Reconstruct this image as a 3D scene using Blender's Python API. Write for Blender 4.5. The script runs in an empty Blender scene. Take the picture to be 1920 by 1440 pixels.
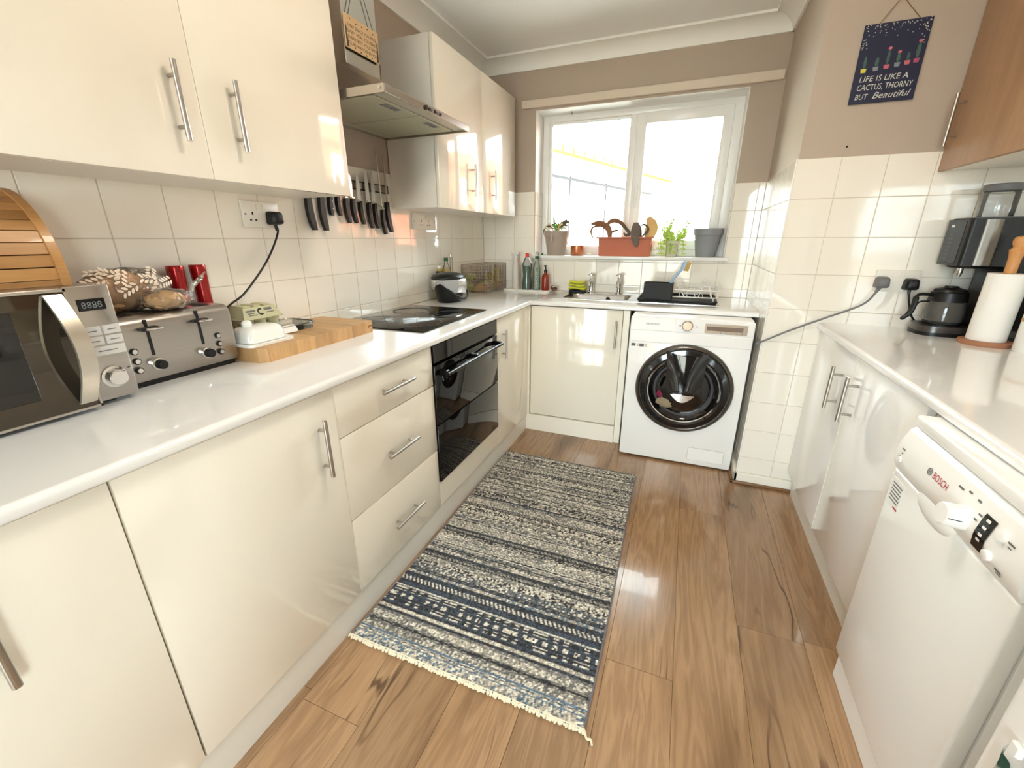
import bpy, bmesh, math, random
from mathutils import Vector, Matrix
random.seed(7)
PI = math.pi
S = bpy.context.scene
COL = S.collection

# ------------------------------------------------------------------ camera
CAM = Vector((1.4520, -3.0546, 1.2249)); YAW = 0.3798; PITCH = 0.3319; ROLL = -0.0016; FPX = 791.7
def cam_axes():
    F = Vector((-math.sin(YAW), math.cos(YAW), 0)); R = Vector((math.cos(YAW), math.sin(YAW), 0)); U = Vector((0, 0, 1))
    F2 = F*math.cos(PITCH) - U*math.sin(PITCH); U2 = U*math.cos(PITCH) + F*math.sin(PITCH)
    return R*math.cos(ROLL) + U2*math.sin(ROLL), U2*math.cos(ROLL) - R*math.sin(ROLL), F2
CR, CU, CF = cam_axes()
cd = bpy.data.cameras.new('camera'); cam = bpy.data.objects.new('camera', cd); COL.objects.link(cam)
cd.sensor_fit = 'HORIZONTAL'; cd.sensor_width = 36; cd.lens = 36*FPX/1920; cd.clip_start = 0.02
cam.matrix_world = Matrix.Translation(CAM) @ Matrix((CR, CU, -CF)).transposed().to_4x4()
S.camera = cam
def ray(u, v): return CF + CR*((u-960)/FPX) + CU*((720-v)/FPX)
def onx(u, v, x): d = ray(u, v); return CAM + d*((x-CAM.x)/d.x)
def ony(u, v, y): d = ray(u, v); return CAM + d*((y-CAM.y)/d.y)
def onz(u, v, z): d = ray(u, v); return CAM + d*((z-CAM.z)/d.z)

# ------------------------------------------------------------------ world, exposure
def srgb(c): return tuple((x/12.92 if x <= .04045 else ((x+.055)/1.055)**2.4) for x in c)
w = bpy.data.worlds.new('sky'); S.world = w; w.use_nodes = True
nt = w.node_tree; bg = nt.nodes['Background']
tc = nt.nodes.new('ShaderNodeTexCoord'); ns = nt.nodes.new('ShaderNodeTexNoise'); cr = nt.nodes.new('ShaderNodeValToRGB')
ns.inputs['Scale'].default_value = 2.0; ns.inputs['Detail'].default_value = 4
cr.color_ramp.elements[0].position = .35; cr.color_ramp.elements[0].color = (.78, .88, 1, 1)
cr.color_ramp.elements[1].position = .7; cr.color_ramp.elements[1].color = (.96, .975, 1, 1)
nt.links.new(tc.outputs['Generated'], ns.inputs['Vector']); nt.links.new(ns.outputs['Fac'], cr.inputs['Fac']); nt.links.new(cr.outputs['Color'], bg.inputs['Color'])
bg.inputs['Strength'].default_value = 6.6
vs = S.view_settings
vs.view_transform = 'Standard'; vs.look = 'None'; vs.gamma = 1; vs.use_curve_mapping = False; vs.exposure = 2.2
S.cycles.max_bounces = 10; S.cycles.diffuse_bounces = 6; S.cycles.glossy_bounces = 4; S.cycles.transmission_bounces = 8; S.cycles.transparent_max_bounces = 12
S.cycles.sample_clamp_indirect = 8
S.cycles.caustics_reflective = False; S.cycles.caustics_refractive = False
def portal(name, loc, rot, sx, sy):
    l = bpy.data.lights.new(name, 'AREA'); l.shape = 'RECTANGLE'; l.size = sx; l.size_y = sy; l.cycles.is_portal = True
    o = bpy.data.objects.new(name, l); COL.objects.link(o); o.location = loc; o.rotation_euler = rot
portal('window_portal', (1.037, .20, 1.57), (-PI/2, 0, 0), 1.26, .94)
portal('added_rear_portal', (.85, -6.42, 1.12), (PI/2, 0, 0), 1.5, 2.04)  # sampling guide for the added rear window
portal('added_side_portal', (2.70, -4.225, 1.06), (0, PI/2, 0), 1.12, .75)  # sampling guide for the added side window

# ------------------------------------------------------------------ geometry helpers
class Geo:
    def __init__(s): s.v = []; s.f = []
    def add(s, vs, fs):
        n = len(s.v); s.v += [tuple(p) for p in vs]; s.f += [tuple(i+n for i in f) for f in fs]; return s
    def box(s, x0, x1, y0, y1, z0, z1, bev=0, seg=2):
        if bev <= 0:
            return s.add([(x0,y0,z0),(x1,y0,z0),(x1,y1,z0),(x0,y1,z0),(x0,y0,z1),(x1,y0,z1),(x1,y1,z1),(x0,y1,z1)],
                [(0,3,2,1),(4,5,6,7),(0,1,5,4),(1,2,6,5),(2,3,7,6),(3,0,4,7)])
        b = bmesh.new(); bmesh.ops.create_cube(b, size=1)
        for v in b.verts: v.co = Vector(((x0+x1)/2+v.co.x*(x1-x0), (y0+y1)/2+v.co.y*(y1-y0), (z0+z1)/2+v.co.z*(z1-z0)))
        bmesh.ops.bevel(b, geom=b.edges[:], offset=bev, segments=seg, profile=.5, affect='EDGES')
        b.verts.index_update(); s.add([v.co[:] for v in b.verts], [[v.index for v in f.verts] for f in b.faces]); b.free(); return s
    def lathe(s, cx, cy, prof, n=24, ax='z', cap=True, sx=1, sy=1):
        # prof: (r, h) ; axis through (cx, cy) in the other two coordinates
        vs = []
        for r, h in prof:
            for k in range(n):
                a = 2*PI*k/n; p, q = cx+r*sx*math.cos(a), cy+r*sy*math.sin(a)
                vs.append((p, q, h) if ax == 'z' else ((h, p, q) if ax == 'x' else (p, h, q)))
        fs = []; m = len(prof)
        for i in range(m-1):
            for k in range(n):
                a, b = i*n+k, i*n+(k+1) % n; c, d = a+n, b+n
                fs.append((a, b, d, c) if ax != 'y' else (a, c, d, b))
        if cap:
            lo = tuple(range(n)); hi = tuple((m-1)*n+k for k in range(n))
            if ax != 'y': fs += [lo[::-1], hi]
            else: fs += [lo, hi[::-1]]
        return s.add(vs, fs)
    def tube(s, pts, r, n=8, cap=True):
        pts = [Vector(p) for p in pts]; vs = []; fs = []; prev = None
        rr = r if isinstance(r, (list, tuple)) else [r]*len(pts)
        for i, p in enumerate(pts):
            t = (pts[min(i+1, len(pts)-1)] - pts[max(i-1, 0)]).normalized()
            if prev is None:
                a = Vector((0, 0, 1)) if abs(t.z) < .9 else Vector((1, 0, 0)); u = t.cross(a).normalized()
            else: u = (prev - t*prev.dot(t)).normalized()
            prev = u; wv = t.cross(u)
            for k in range(n):
                q = p + (u*math.cos(2*PI*k/n) + wv*math.sin(2*PI*k/n))*rr[i]; vs.append(q)
        for i in range(len(pts)-1):
            for k in range(n):
                a, b = i*n+k, i*n+(k+1) % n; fs.append((a, b, b+n, a+n))
        if cap: fs += [tuple(range(n))[::-1], tuple((len(pts)-1)*n+k for k in range(n))]
        return s.add(vs, fs)
    def prism(s, poly, h0, h1, ax='z'):
        # poly 2-D, extruded from h0 to h1 along ax; z:(x,y) y:(x,z) x:(y,z)
        def P(p, h): return (p[0], p[1], h) if ax == 'z' else ((p[0], h, p[1]) if ax == 'y' else (h, p[0], p[1]))
        n = len(poly); vs = [P(p, h0) for p in poly] + [P(p, h1) for p in poly]
        fs = [tuple(range(n))[::-1], tuple(range(n, 2*n))] + [(i, (i+1) % n, n+(i+1) % n, n+i) for i in range(n)]
        return s.add(vs, fs)
    def grid(s, fn, nu, nv, closeu=False):
        vs = [fn(i/nu, j/nv) for j in range(nv+1) for i in range(nu+1)]
        fs = [(j*(nu+1)+i, j*(nu+1)+i+1, (j+1)*(nu+1)+i+1, (j+1)*(nu+1)+i) for j in range(nv) for i in range(nu)]
        return s.add(vs, fs)
    def ball(s, c, rx, ry, rz, n=16, m=10, fn=None):
        vs = []; fs = []
        for j in range(1, m):
            t = PI*j/m
            for k in range(n):
                a = 2*PI*k/n; q = Vector((math.sin(t)*math.cos(a), math.sin(t)*math.sin(a), math.cos(t)))
                k2 = fn(q) if fn else 1
                vs.append((c[0]+rx*q.x*k2, c[1]+ry*q.y*k2, c[2]+rz*q.z*k2))
        T = len(vs); kt = fn(Vector((0,0,1))) if fn else 1; kb = fn(Vector((0,0,-1))) if fn else 1
        vs += [(c[0], c[1], c[2]+rz*kt), (c[0], c[1], c[2]-rz*kb)]
        for j in range(m-2):
            for k in range(n): fs.append((j*n+k, (j+1)*n+k, (j+1)*n+(k+1) % n, j*n+(k+1) % n))
        for k in range(n):
            fs.append((T, k, (k+1) % n)); fs.append((T+1, (m-2)*n+(k+1) % n, (m-2)*n+k))
        return s.add(vs, fs)
    def strap(s, pts, ws, side, th=.0015):
        # a bent leaf: centre line pts, half widths ws, side direction
        sd = Vector(side).normalized(); a = []
        for p, wd in zip(pts, ws): p = Vector(p); a.append((p-sd*wd, p, p+sd*wd))
        n = len(a); vs = []
        for tri in a:
            vs += [tri[0], tri[1]-Vector((0, 0, th*2)), tri[2], tri[2]-Vector((0, 0, th)), tri[1]-Vector((0, 0, th*3)), tri[0]-Vector((0, 0, th))]
        fs = [(0, 1, 2, 3, 4, 5), tuple((n-1)*6+k for k in (5, 4, 3, 2, 1, 0))]
        for i in range(n-1):
            for k in range(6): fs.append((i*6+k, (i+1)*6+k, (i+1)*6+(k+1) % 6, i*6+(k+1) % 6))
        return s.add(vs, fs)
def arc(c, r, a0, a1, n=8): return [(c[0]+r*math.cos(a0+(a1-a0)*k/n), c[1]+r*math.sin(a0+(a1-a0)*k/n)) for k in range(n+1)]
def rrect(x0, x1, y0, y1, r, n=5):
    return arc((x1-r, y0+r), r, -PI/2, 0, n)+arc((x1-r, y1-r), r, 0, PI/2, n)+arc((x0+r, y1-r), r, PI/2, PI, n)+arc((x0+r, y0+r), r, PI, 3*PI/2, n)
def spline(pts, n=8):
    pts = [Vector(p) for p in pts]; out = []
    P = [pts[0]*2-pts[1]] + pts + [pts[-1]*2-pts[-2]]
    for i in range(1, len(P)-2):
        for k in range(n):
            t = k/n; a, b, c, d = P[i-1], P[i], P[i+1], P[i+2]
            out.append(.5*((2*b)+(c-a)*t+(2*a-5*b+4*c-d)*t*t+(3*b-a-3*c+d)*t**3))
    return out+[pts[-1]]
def wloc(o):
    v = Vector((0, 0, 0))
    while o is not None: v = v + o.location; o = o.parent
    return v
def tag(o, label=None, cat=None, group=None, kind=None):
    if label: o['label'] = label
    if cat: o['category'] = cat
    if group: o['group'] = group
    if kind: o['kind'] = kind
    return o
def mesh_of(name, g, m, smooth=35):
    me = bpy.data.meshes.new(name); me.from_pydata(g.v, [], g.f); me.materials.append(m); me.update()
    if smooth:
        me.polygons.foreach_set('use_smooth', [True]*len(me.polygons)); me.set_sharp_from_angle(angle=math.radians(smooth))
    return me
def is_local(p):
    while p is not None:
        if p.get('loc_'): return True
        p = p.parent
    return False
def O(name, g, m, parent=None, smooth=35, label=None, cat=None, group=None, kind=None):
    if parent is not None: off = Vector((0, 0, 0)) if is_local(parent) else wloc(parent)
    else:
        xs = [p[0] for p in g.v]; ys = [p[1] for p in g.v]; zs = [p[2] for p in g.v]
        off = Vector(((min(xs)+max(xs))/2, (min(ys)+max(ys))/2, min(zs)))
    g.v = [(p[0]-off.x, p[1]-off.y, p[2]-off.z) for p in g.v]
    o = bpy.data.objects.new(name, mesh_of(name, g, m, smooth)); COL.objects.link(o)
    if parent is not None: o.parent = parent
    else: o.location = off
    return tag(o, label, cat, group, kind)
def T(name, label, cat, loc, rotz=0, group=None, local=False, kind=None):
    o = bpy.data.objects.new(name, None); COL.objects.link(o); o.location = loc; o.rotation_euler = (0, 0, rotz); o.empty_display_size = .05
    if local: o['loc_'] = 1
    return tag(o, label, cat, group, kind)
TEXTS = {}
def text(name, body, org, right, up, m, parent, size=.02, width=None, align='LEFT', depth=.0004, shear=0, label=None):
    key = (body, shear, align)
    if key not in TEXTS:
        c = bpy.data.curves.new('t', 'FONT'); c.body = body; c.size = 1; c.align_x = align; c.shear = shear; c.resolution_u = 2
        o = bpy.data.objects.new('t', c); COL.objects.link(o); bpy.context.view_layer.update()
        me = o.evaluated_get(bpy.context.evaluated_depsgraph_get()).to_mesh()
        TEXTS[key] = ([v.co.copy() for v in me.vertices], [tuple(p.vertices) for p in me.polygons])
        bpy.data.objects.remove(o); bpy.data.curves.remove(c)
    vs, fs = TEXTS[key]; sx = sy = size
    if width:
        ext = max(v.x for v in vs)-min(v.x for v in vs); sx = width/ext
    R = Vector(right).normalized(); U = Vector(up).normalized(); N = R.cross(U); org = Vector(org)
    g = Geo(); g.add([org+R*(v.x*sx)+U*(v.y*sy)+N*depth for v in vs], fs)
    return O(name, g, m, parent, smooth=0, label=label)

# ------------------------------------------------------------------ materials
MATS = {}
def mat(name, col, rough=.5, metal=0, coat=0, var=.03, vscale=8, bump=0, bscale=60, spec=.5, stretch=None, trans=0, sheen=0, emit=0, ior=1.45, lin=False):
    if name in MATS: return MATS[name]
    m = bpy.data.materials.new(name); m.use_nodes = True; n = m.node_tree.nodes; L = m.node_tree.links.new; b = n['Principled BSDF']
    c = col if lin else srgb(col)
    b.inputs['Roughness'].default_value = rough; b.inputs['Metallic'].default_value = metal; b.inputs['Coat Weight'].default_value = coat
    b.inputs['Coat Roughness'].default_value = .04; b.inputs['Specular IOR Level'].default_value = spec; b.inputs['Transmission Weight'].default_value = trans
    b.inputs['Sheen Weight'].default_value = sheen; b.inputs['IOR'].default_value = ior
    tc = n.new('ShaderNodeTexCoord'); mp = n.new('ShaderNodeMapping'); L(tc.outputs['Object'], mp.inputs['Vector'])
    if stretch: mp.inputs['Scale'].default_value = stretch
    nz = n.new('ShaderNodeTexNoise'); nz.inputs['Scale'].default_value = vscale; nz.inputs['Detail'].default_value = 3; L(mp.outputs['Vector'], nz.inputs['Vector'])
    mx = n.new('ShaderNodeMix'); mx.data_type = 'RGBA'
    mx.inputs['A'].default_value = tuple(x*(1-var) for x in c)+(1,); mx.inputs['B'].default_value = tuple(min(1, x*(1+var)) for x in c)+(1,)
    L(nz.outputs['Fac'], mx.inputs['Factor']); L(mx.outputs['Result'], b.inputs['Base Color'])
    if bump:
        n2 = n.new('ShaderNodeTexNoise'); n2.inputs['Scale'].default_value = bscale; n2.inputs['Detail'].default_value = 2; L(mp.outputs['Vector'], n2.inputs['Vector'])
        bp = n.new('ShaderNodeBump'); bp.inputs['Strength'].default_value = bump; bp.inputs['Distance'].default_value = .002; L(n2.outputs['Fac'], bp.inputs['Height']); L(bp.outputs['Normal'], b.inputs['Normal'])
    if emit: b.inputs['Emission Color'].default_value = c+(1,); b.inputs['Emission Strength'].default_value = emit
    MATS[name] = m; return m
def film(name, col, alpha, rough=.05, gloss=.5):
    # thin clear sheet: see-through plus fresnel gloss (plus a little body colour)
    m = bpy.data.materials.new(name); m.use_nodes = True; n = m.node_tree.nodes; L = m.node_tree.links.new; n.clear()
    out = n.new('ShaderNodeOutputMaterial'); tr = n.new('ShaderNodeBsdfTransparent'); gl = n.new('ShaderNodeBsdfGlossy'); df = n.new('ShaderNodeBsdfDiffuse'); fr = n.new('ShaderNodeFresnel')
    tr.inputs['Color'].default_value = tuple(.5+.5*x for x in srgb(col))+(1,) if alpha < .2 else srgb(col)+(1,)
    df.inputs['Color'].default_value = srgb(col)+(1,); gl.inputs['Roughness'].default_value = rough; fr.inputs['IOR'].default_value = 1.45
    m1 = n.new('ShaderNodeMixShader'); m1.inputs['Fac'].default_value = alpha; L(tr.outputs[0], m1.inputs[1]); L(df.outputs[0], m1.inputs[2])
    mm = n.new('ShaderNodeMath'); mm.operation = 'MULTIPLY'; mm.inputs[1].default_value = gloss*2; L(fr.outputs[0], mm.inputs[0])
    m2 = n.new('ShaderNodeMixShader'); L(mm.outputs[0], m2.inputs['Fac']); L(m1.outputs[0], m2.inputs[1]); L(gl.outputs[0], m2.inputs[2]); L(m2.outputs[0], out.inputs['Surface'])
    MATS[name] = m; return m
def wood(name, c0, c1, c2, rough=.35, along='y', fine=1.0, coat=0.0, perobj=True, spec=.5, crack=False):
    m = bpy.data.materials.new(name); m.use_nodes = True; n = m.node_tree.nodes; L = m.node_tree.links.new; b = n['Principled BSDF']
    tc = n.new('ShaderNodeTexCoord'); oi = n.new('ShaderNodeObjectInfo')
    sc = {'y': (1, .09, 1), 'x': (.09, 1, 1), 'z': (1, 1, .09)}[along]
    vm = n.new('ShaderNodeVectorMath'); vm.operation = 'MULTIPLY_ADD'; vm.inputs[1].default_value = (1, 1, 1)
    cmb = n.new('ShaderNodeVectorMath'); cmb.operation = 'SCALE'; cmb.inputs[0].default_value = (17.3, 9.1, 5.7); L(oi.outputs['Random'], cmb.inputs['Scale'])
    L(tc.outputs['Object'], vm.inputs[0]); L(cmb.outputs[0], vm.inputs[2])
    mp = n.new('ShaderNodeMapping'); mp.inputs['Scale'].default_value = sc; L(vm.outputs[0], mp.inputs['Vector'])
    a = n.new('ShaderNodeTexNoise'); a.inputs['Scale'].default_value = 9*fine; a.inputs['Detail'].default_value = 5; a.inputs['Distortion'].default_value = 1.6; L(mp.outputs[0], a.inputs['Vector'])
    wv = n.new('ShaderNodeMath'); wv.operation = 'SINE'; ml = n.new('ShaderNodeMath'); ml.operation = 'MULTIPLY'; ml.inputs[1].default_value = 46; L(a.outputs['Fac'], ml.inputs[0]); L(ml.outputs[0], wv.inputs[0])
    f = n.new('ShaderNodeTexNoise'); f.inputs['Scale'].default_value = 120*fine; f.inputs['Detail'].default_value = 3; L(mp.outputs[0], f.inputs['Vector'])
    k = n.new('ShaderNodeTexNoise'); k.inputs['Scale'].default_value = 5*fine; k.inputs['Detail'].default_value = 2; mp2 = n.new('ShaderNodeMapping'); mp2.inputs['Scale'].default_value = tuple(math.sqrt(s) for s in sc); L(vm.outputs[0], mp2.inputs['Vector']); L(mp2.outputs[0], k.inputs['Vector'])
    r1 = n.new('ShaderNodeMix'); r1.data_type = 'RGBA'; r1.inputs['A'].default_value = srgb(c0)+(1,); r1.inputs['B'].default_value = srgb(c1)+(1,)
    mr = n.new('ShaderNodeMapRange'); mr.inputs['From Min'].default_value = -1; L(wv.outputs[0], mr.inputs['Value'])
    av = n.new('ShaderNodeMath'); av.operation = 'MULTIPLY_ADD'; av.inputs[1].default_value = .38; L(mr.outputs[0], av.inputs[0]); 
    fm = n.new('ShaderNodeMath'); fm.operation = 'MULTIPLY'; fm.inputs[1].default_value = .62; L(f.outputs['Fac'], fm.inputs[0]); L(fm.outputs[0], av.inputs[2])
    L(av.outputs[0], r1.inputs['Factor'])
    r2 = n.new('ShaderNodeMix'); r2.data_type = 'RGBA'; r2.inputs['B'].default_value = srgb(c2)+(1,); L(r1.outputs['Result'], r2.inputs['A'])
    k2 = n.new('ShaderNodeMapRange'); k2.inputs['From Min'].default_value = .56; k2.inputs['From Max'].default_value = .80; L(k.outputs['Fac'], k2.inputs['Value']); L(k2.outputs[0], r2.inputs['Factor'])
    last = r2.outputs['Result']
    if crack:   # rustic splits and knots of the oak print
        cn = n.new('ShaderNodeTexNoise'); cn.inputs['Scale'].default_value = 7; cn.inputs['Detail'].default_value = 3; cm = n.new('ShaderNodeMapping'); cm.inputs['Scale'].default_value = (1, .12, 1); L(vm.outputs[0], cm.inputs['Vector']); L(cm.outputs[0], cn.inputs['Vector'])
        s1 = n.new('ShaderNodeMath'); s1.operation = 'SUBTRACT'; s1.inputs[1].default_value = .5; L(cn.outputs['Fac'], s1.inputs[0]); s2 = n.new('ShaderNodeMath'); s2.operation = 'ABSOLUTE'; L(s1.outputs[0], s2.inputs[0])
        s3 = n.new('ShaderNodeMapRange'); s3.inputs['From Min'].default_value = .003; s3.inputs['From Max'].default_value = .012; s3.inputs['To Min'].default_value = 1; s3.inputs['To Max'].default_value = 0; L(s2.outputs[0], s3.inputs['Value'])
        mk = n.new('ShaderNodeTexNoise'); mk.inputs['Scale'].default_value = 2.6; mk.inputs['Detail'].default_value = 1; L(vm.outputs[0], mk.inputs['Vector']); s4 = n.new('ShaderNodeMapRange'); s4.inputs['From Min'].default_value = .53; s4.inputs['From Max'].default_value = .64; L(mk.outputs['Fac'], s4.inputs['Value'])
        s5 = n.new('ShaderNodeMath'); s5.operation = 'MULTIPLY'; L(s3.outputs[0], s5.inputs[0]); L(s4.outputs[0], s5.inputs[1]); s6 = n.new('ShaderNodeMath'); s6.operation = 'MULTIPLY'; s6.inputs[1].default_value = .75; L(s5.outputs[0], s6.inputs[0])
        r3 = n.new('ShaderNodeMix'); r3.data_type = 'RGBA'; r3.inputs['B'].default_value = srgb((.22, .15, .09))+(1,); L(last, r3.inputs['A']); L(s6.outputs[0], r3.inputs['Factor']); last = r3.outputs['Result']
    hs = n.new('ShaderNodeHueSaturation'); vr = n.new('ShaderNodeMapRange'); vr.inputs['To Min'].default_value = .86; vr.inputs['To Max'].default_value = 1.14; L(oi.outputs['Random'], vr.inputs['Value']); L(vr.outputs[0], hs.inputs['Value']); L(last, hs.inputs['Color'])
    L(hs.outputs[0], b.inputs['Base Color']); b.inputs['Roughness'].default_value = rough; b.inputs['Coat Weight'].default_value = coat; b.inputs['Specular IOR Level'].default_value = spec
    bp = n.new('ShaderNodeBump'); bp.inputs['Strength'].default_value = .12; bp.inputs['Distance'].default_value = .001; L(f.outputs['Fac'], bp.inputs['Height']); L(bp.outputs[0], b.inputs['Normal'])
    MATS[name] = m; return m
M_paint = mat('taupe_wall_paint', (.725, .665, .605), .85, var=.02, bump=.08, bscale=250)
M_ceil = mat('ceiling_paint', (.97, .97, .965), .9, var=.01, bump=.15, bscale=90)
M_coving = mat('coving_paint', (.97, .965, .95), .6, var=.01)
M_tile = mat('cream_glazed_tile', (.955, .93, .885), .07, coat=.5, var=.012, vscale=4, bump=.02, bscale=12)
M_tile2 = mat('cream_glazed_cut_tile', (.93, .90, .86), .07, coat=.5, var=.012, vscale=4, bump=.02, bscale=12)
M_grout = mat('tile_grout', (.80, .77, .72), .9, var=.05, vscale=40)
M_gloss = mat('cream_gloss_laminate', (.945, .92, .865), .09, coat=.6, var=.008, vscale=3, bump=.006, bscale=25)
M_white = mat('white_board', (.93, .915, .885), .35, var=.01)
M_post = mat('white_trim_board', (.95, .93, .88), .3, var=.01)
M_work = mat('white_worktop_laminate', (.93, .925, .92), .10, coat=.4, var=.01, bump=.01, bscale=20)
M_plinth = mat('white_plinth_board', (.91, .90, .87), .25, var=.01)
M_steel = mat('brushed_steel', (.75, .73, .70), .30, 1, var=.06, vscale=30, stretch=(1, 1, 12))
M_steelh = mat('brushed_steel_horizontal', (.72, .70, .68), .28, 1, var=.07, vscale=30, stretch=(1, .06, 6))
M_hood = mat('hood_steel', (.80, .78, .75), .22, 1, var=.04, vscale=20)
M_chrome = mat('chrome', (.88, .88, .88), .08, 1, var=.02)
M_blackglass = mat('black_glass', (.03, .027, .028), .04, coat=0, var=.05, spec=.45)
M_mirror = mat('dark_mirror_glass', (.34, .31, .27), .06, .75, var=.03)
M_black = mat('black_plastic', (.05, .05, .052), .4, var=.1)
M_blackm = mat('matt_black_plastic', (.10, .10, .105), .6, var=.05, bump=.1, bscale=300)
M_dark = mat('dark_recess', (.06, .055, .05), .8)
M_grey = mat('grey_plastic', (.45, .45, .46), .45)
M_wm = mat('white_appliance_enamel', (.96, .958, .95), .18, coat=.4, var=.006)
M_wm2 = mat('white_appliance_plastic', (.965, .962, .955), .25, coat=.2, var=.006)
M_upvc = mat('white_upvc', (.95, .945, .935), .25, var=.008)
M_rubber = mat('grey_rubber', (.35, .35, .36), .6)
M_glass = film('clear_glass', (.93, .97, .95), .02, .01, .5)
M_clear = film('clear_plastic', (.92, .93, .93), .10, .06, .6)
M_red = mat('metallic_red', (.62, .06, .08), .25, .6, coat=.5)
M_green = mat('green_leaf', (.42, .62, .20), .5, var=.25, vscale=30)
M_paper = mat('white_paper', (.95, .94, .92), .9, bump=.3, bscale=150)
M_ink = mat('dark_ink', (.12, .11, .11), .7)
M_inkg = mat('grey_print', (.42, .42, .42), .7)
M_inkw = mat('white_print', (.93, .93, .92), .7)
M_floor = wood('oak_laminate', (.715, .575, .435), (.545, .42, .305), (.43, .325, .23), rough=.2, along='y', coat=.3, crack=True)
M_oak = wood('oak_veneer_door', (.72, .57, .44), (.67, .52, .39), (.61, .46, .34), rough=.45, along='z', fine=1.2)
M_bamboo = wood('bamboo_block', (.80, .645, .45), (.73, .56, .365), (.64, .47, .30), rough=.5, along='z', fine=2)
M_binwood = wood('varnished_beech', (.73, .545, .335), (.67, .48, .27), (.59, .41, .22), rough=.35, along='y', fine=2, coat=.2)
M_turned = wood('turned_beech', (.80, .58, .36), (.74, .52, .31), (.68, .45, .26), rough=.5, along='z', fine=3)
M_terracotta = mat('terracotta_plastic', (.75, .44, .33), .6, var=.06)

# ================================================================== THE ROOM
H = .866; UW = .840
XR = 1.832; YP = -.792; XE = 2.635; ZC = 2.325; YB = -6.40; PY0 = -4.60; PY1 = -3.85; PZ0 = .50; PZ1 = 1.62; TS = .1537; ZJ = 1.2262; ZT = ZJ+2*TS
rng = random.Random(3)
# floor: slab and laminate planks
fl = O('floor', Geo().box(-.1, XE+.1, YB-.1, .1, -.06, -.012), mat('screed', (.35, .28, .22), .9), smooth=0, kind='structure')
PW = .193; x = .787-5*PW; col = 0
offs = {9-5+0: 0}
ends = {1.348: -2.06, 1.541: -1.155, 1.734: -1.78, .787: -1.62, .98: -2.75, 1.155: -1.35}
PL = 1.383
while x < XE:
    e0 = None
    for k, v in ends.items():
        if abs(x-k) < .03: e0 = v
    if e0 is None: e0 = -rng.uniform(.3, 1.6)
    y = e0-3*PL
    while y < 0:
        a, b = max(y, YB), min(y+PL, 0); xa, xb = max(x, 0), min(x+PW, XE)
        if b-a > .02 and xb-xa > .02:
            O('floor_plank', Geo().box(xa+.0004, xb-.0004, a+.0004, b-.0004, -.012, 0, .0006, 1), M_floor, fl, smooth=0)
        y += PL
    x += PW
# planks need their own texture origin: move origin to each plank
for o in [c for c in fl.children]:
    me = o.data; c = sum((v.co for v in me.vertices), Vector())/len(me.vertices)
    for v in me.vertices: v.co -= c
    o.location = c

# ceiling and coving
O('ceiling', Geo().box(-.1, XE+.1, YB-.1, .3, ZC, ZC+.1), M_ceil, smooth=0, kind='structure')
cp = [(0, 0), (.012, 0)]+[(.012+.085*(1-math.cos(t)), .064*math.sin(t)) for t in [k*PI/16 for k in range(1, 9)]]+[(.105, .064), (.105, .076), (0, .076)]
ZV = ZC-.076
O('trim_1', Geo().prism([(a, ZV+b) for a, b in cp], YB, 0, 'y'), M_coving, kind='structure')
O('trim_2', Geo().prism([(-a, ZV+b) for a, b in cp], 0, XR, 'x'), M_coving, kind='structure')
O('trim_3', Geo().prism([(XR-a, ZV+b) for a, b in cp], YP, 0, 'y'), M_coving, kind='structure')
O('trim_4', Geo().prism([(YP-a, ZV+b) for a, b in cp], XR, XE, 'x'), M_coving, kind='structure')

# walls (plaster cores) with tiles as parts
WX0, WX1, WZ0, WZ1 = .408, 1.665, 1.088, 2.022
wall_left = O('wall_left', Geo().box(-.12, 0, YB, .3, -.06, ZC), M_paint, smooth=0, kind='structure')
gw = Geo(); gw.box(-.12, WX0, 0, .3, -.06, ZC); gw.box(WX1, XR+.2, 0, .3, -.06, ZC); gw.box(WX0, WX1, 0, .3, -.06, WZ0); gw.box(WX0, WX1, 0, .3, WZ1, ZC)
wall_window = O('wall_window', gw, M_paint, smooth=0, kind='structure')
wall_pillar = O('wall_pillar', Geo().box(XR, XE+.12, YP, 0, -.06, ZC), M_paint, smooth=0, kind='structure')
gr = Geo(); gr.box(XE, XE+.12, YB, PY0, -.06, ZC); gr.box(XE, XE+.12, PY1, YP, -.06, ZC); gr.box(XE, XE+.12, PY0, PY1, -.06, PZ0); gr.box(XE, XE+.12, PY0, PY1, PZ1, ZC)
wall_right = O('wall_right', gr, M_paint, smooth=0, kind='structure')
gr = Geo(); gr.box(-.12, .10, YB-.12, YB, -.06, ZC); gr.box(1.60, XE+.12, YB-.12, YB, -.06, ZC); gr.box(.10, 1.60, YB-.12, YB, 2.14, ZC); gr.box(.10, 1.60, YB-.12, YB, -.06, .1)
O('wall_rear', gr, M_paint, smooth=0, kind='structure')
TILE_ME = {}
TG = .0022; TH = .006
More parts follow.
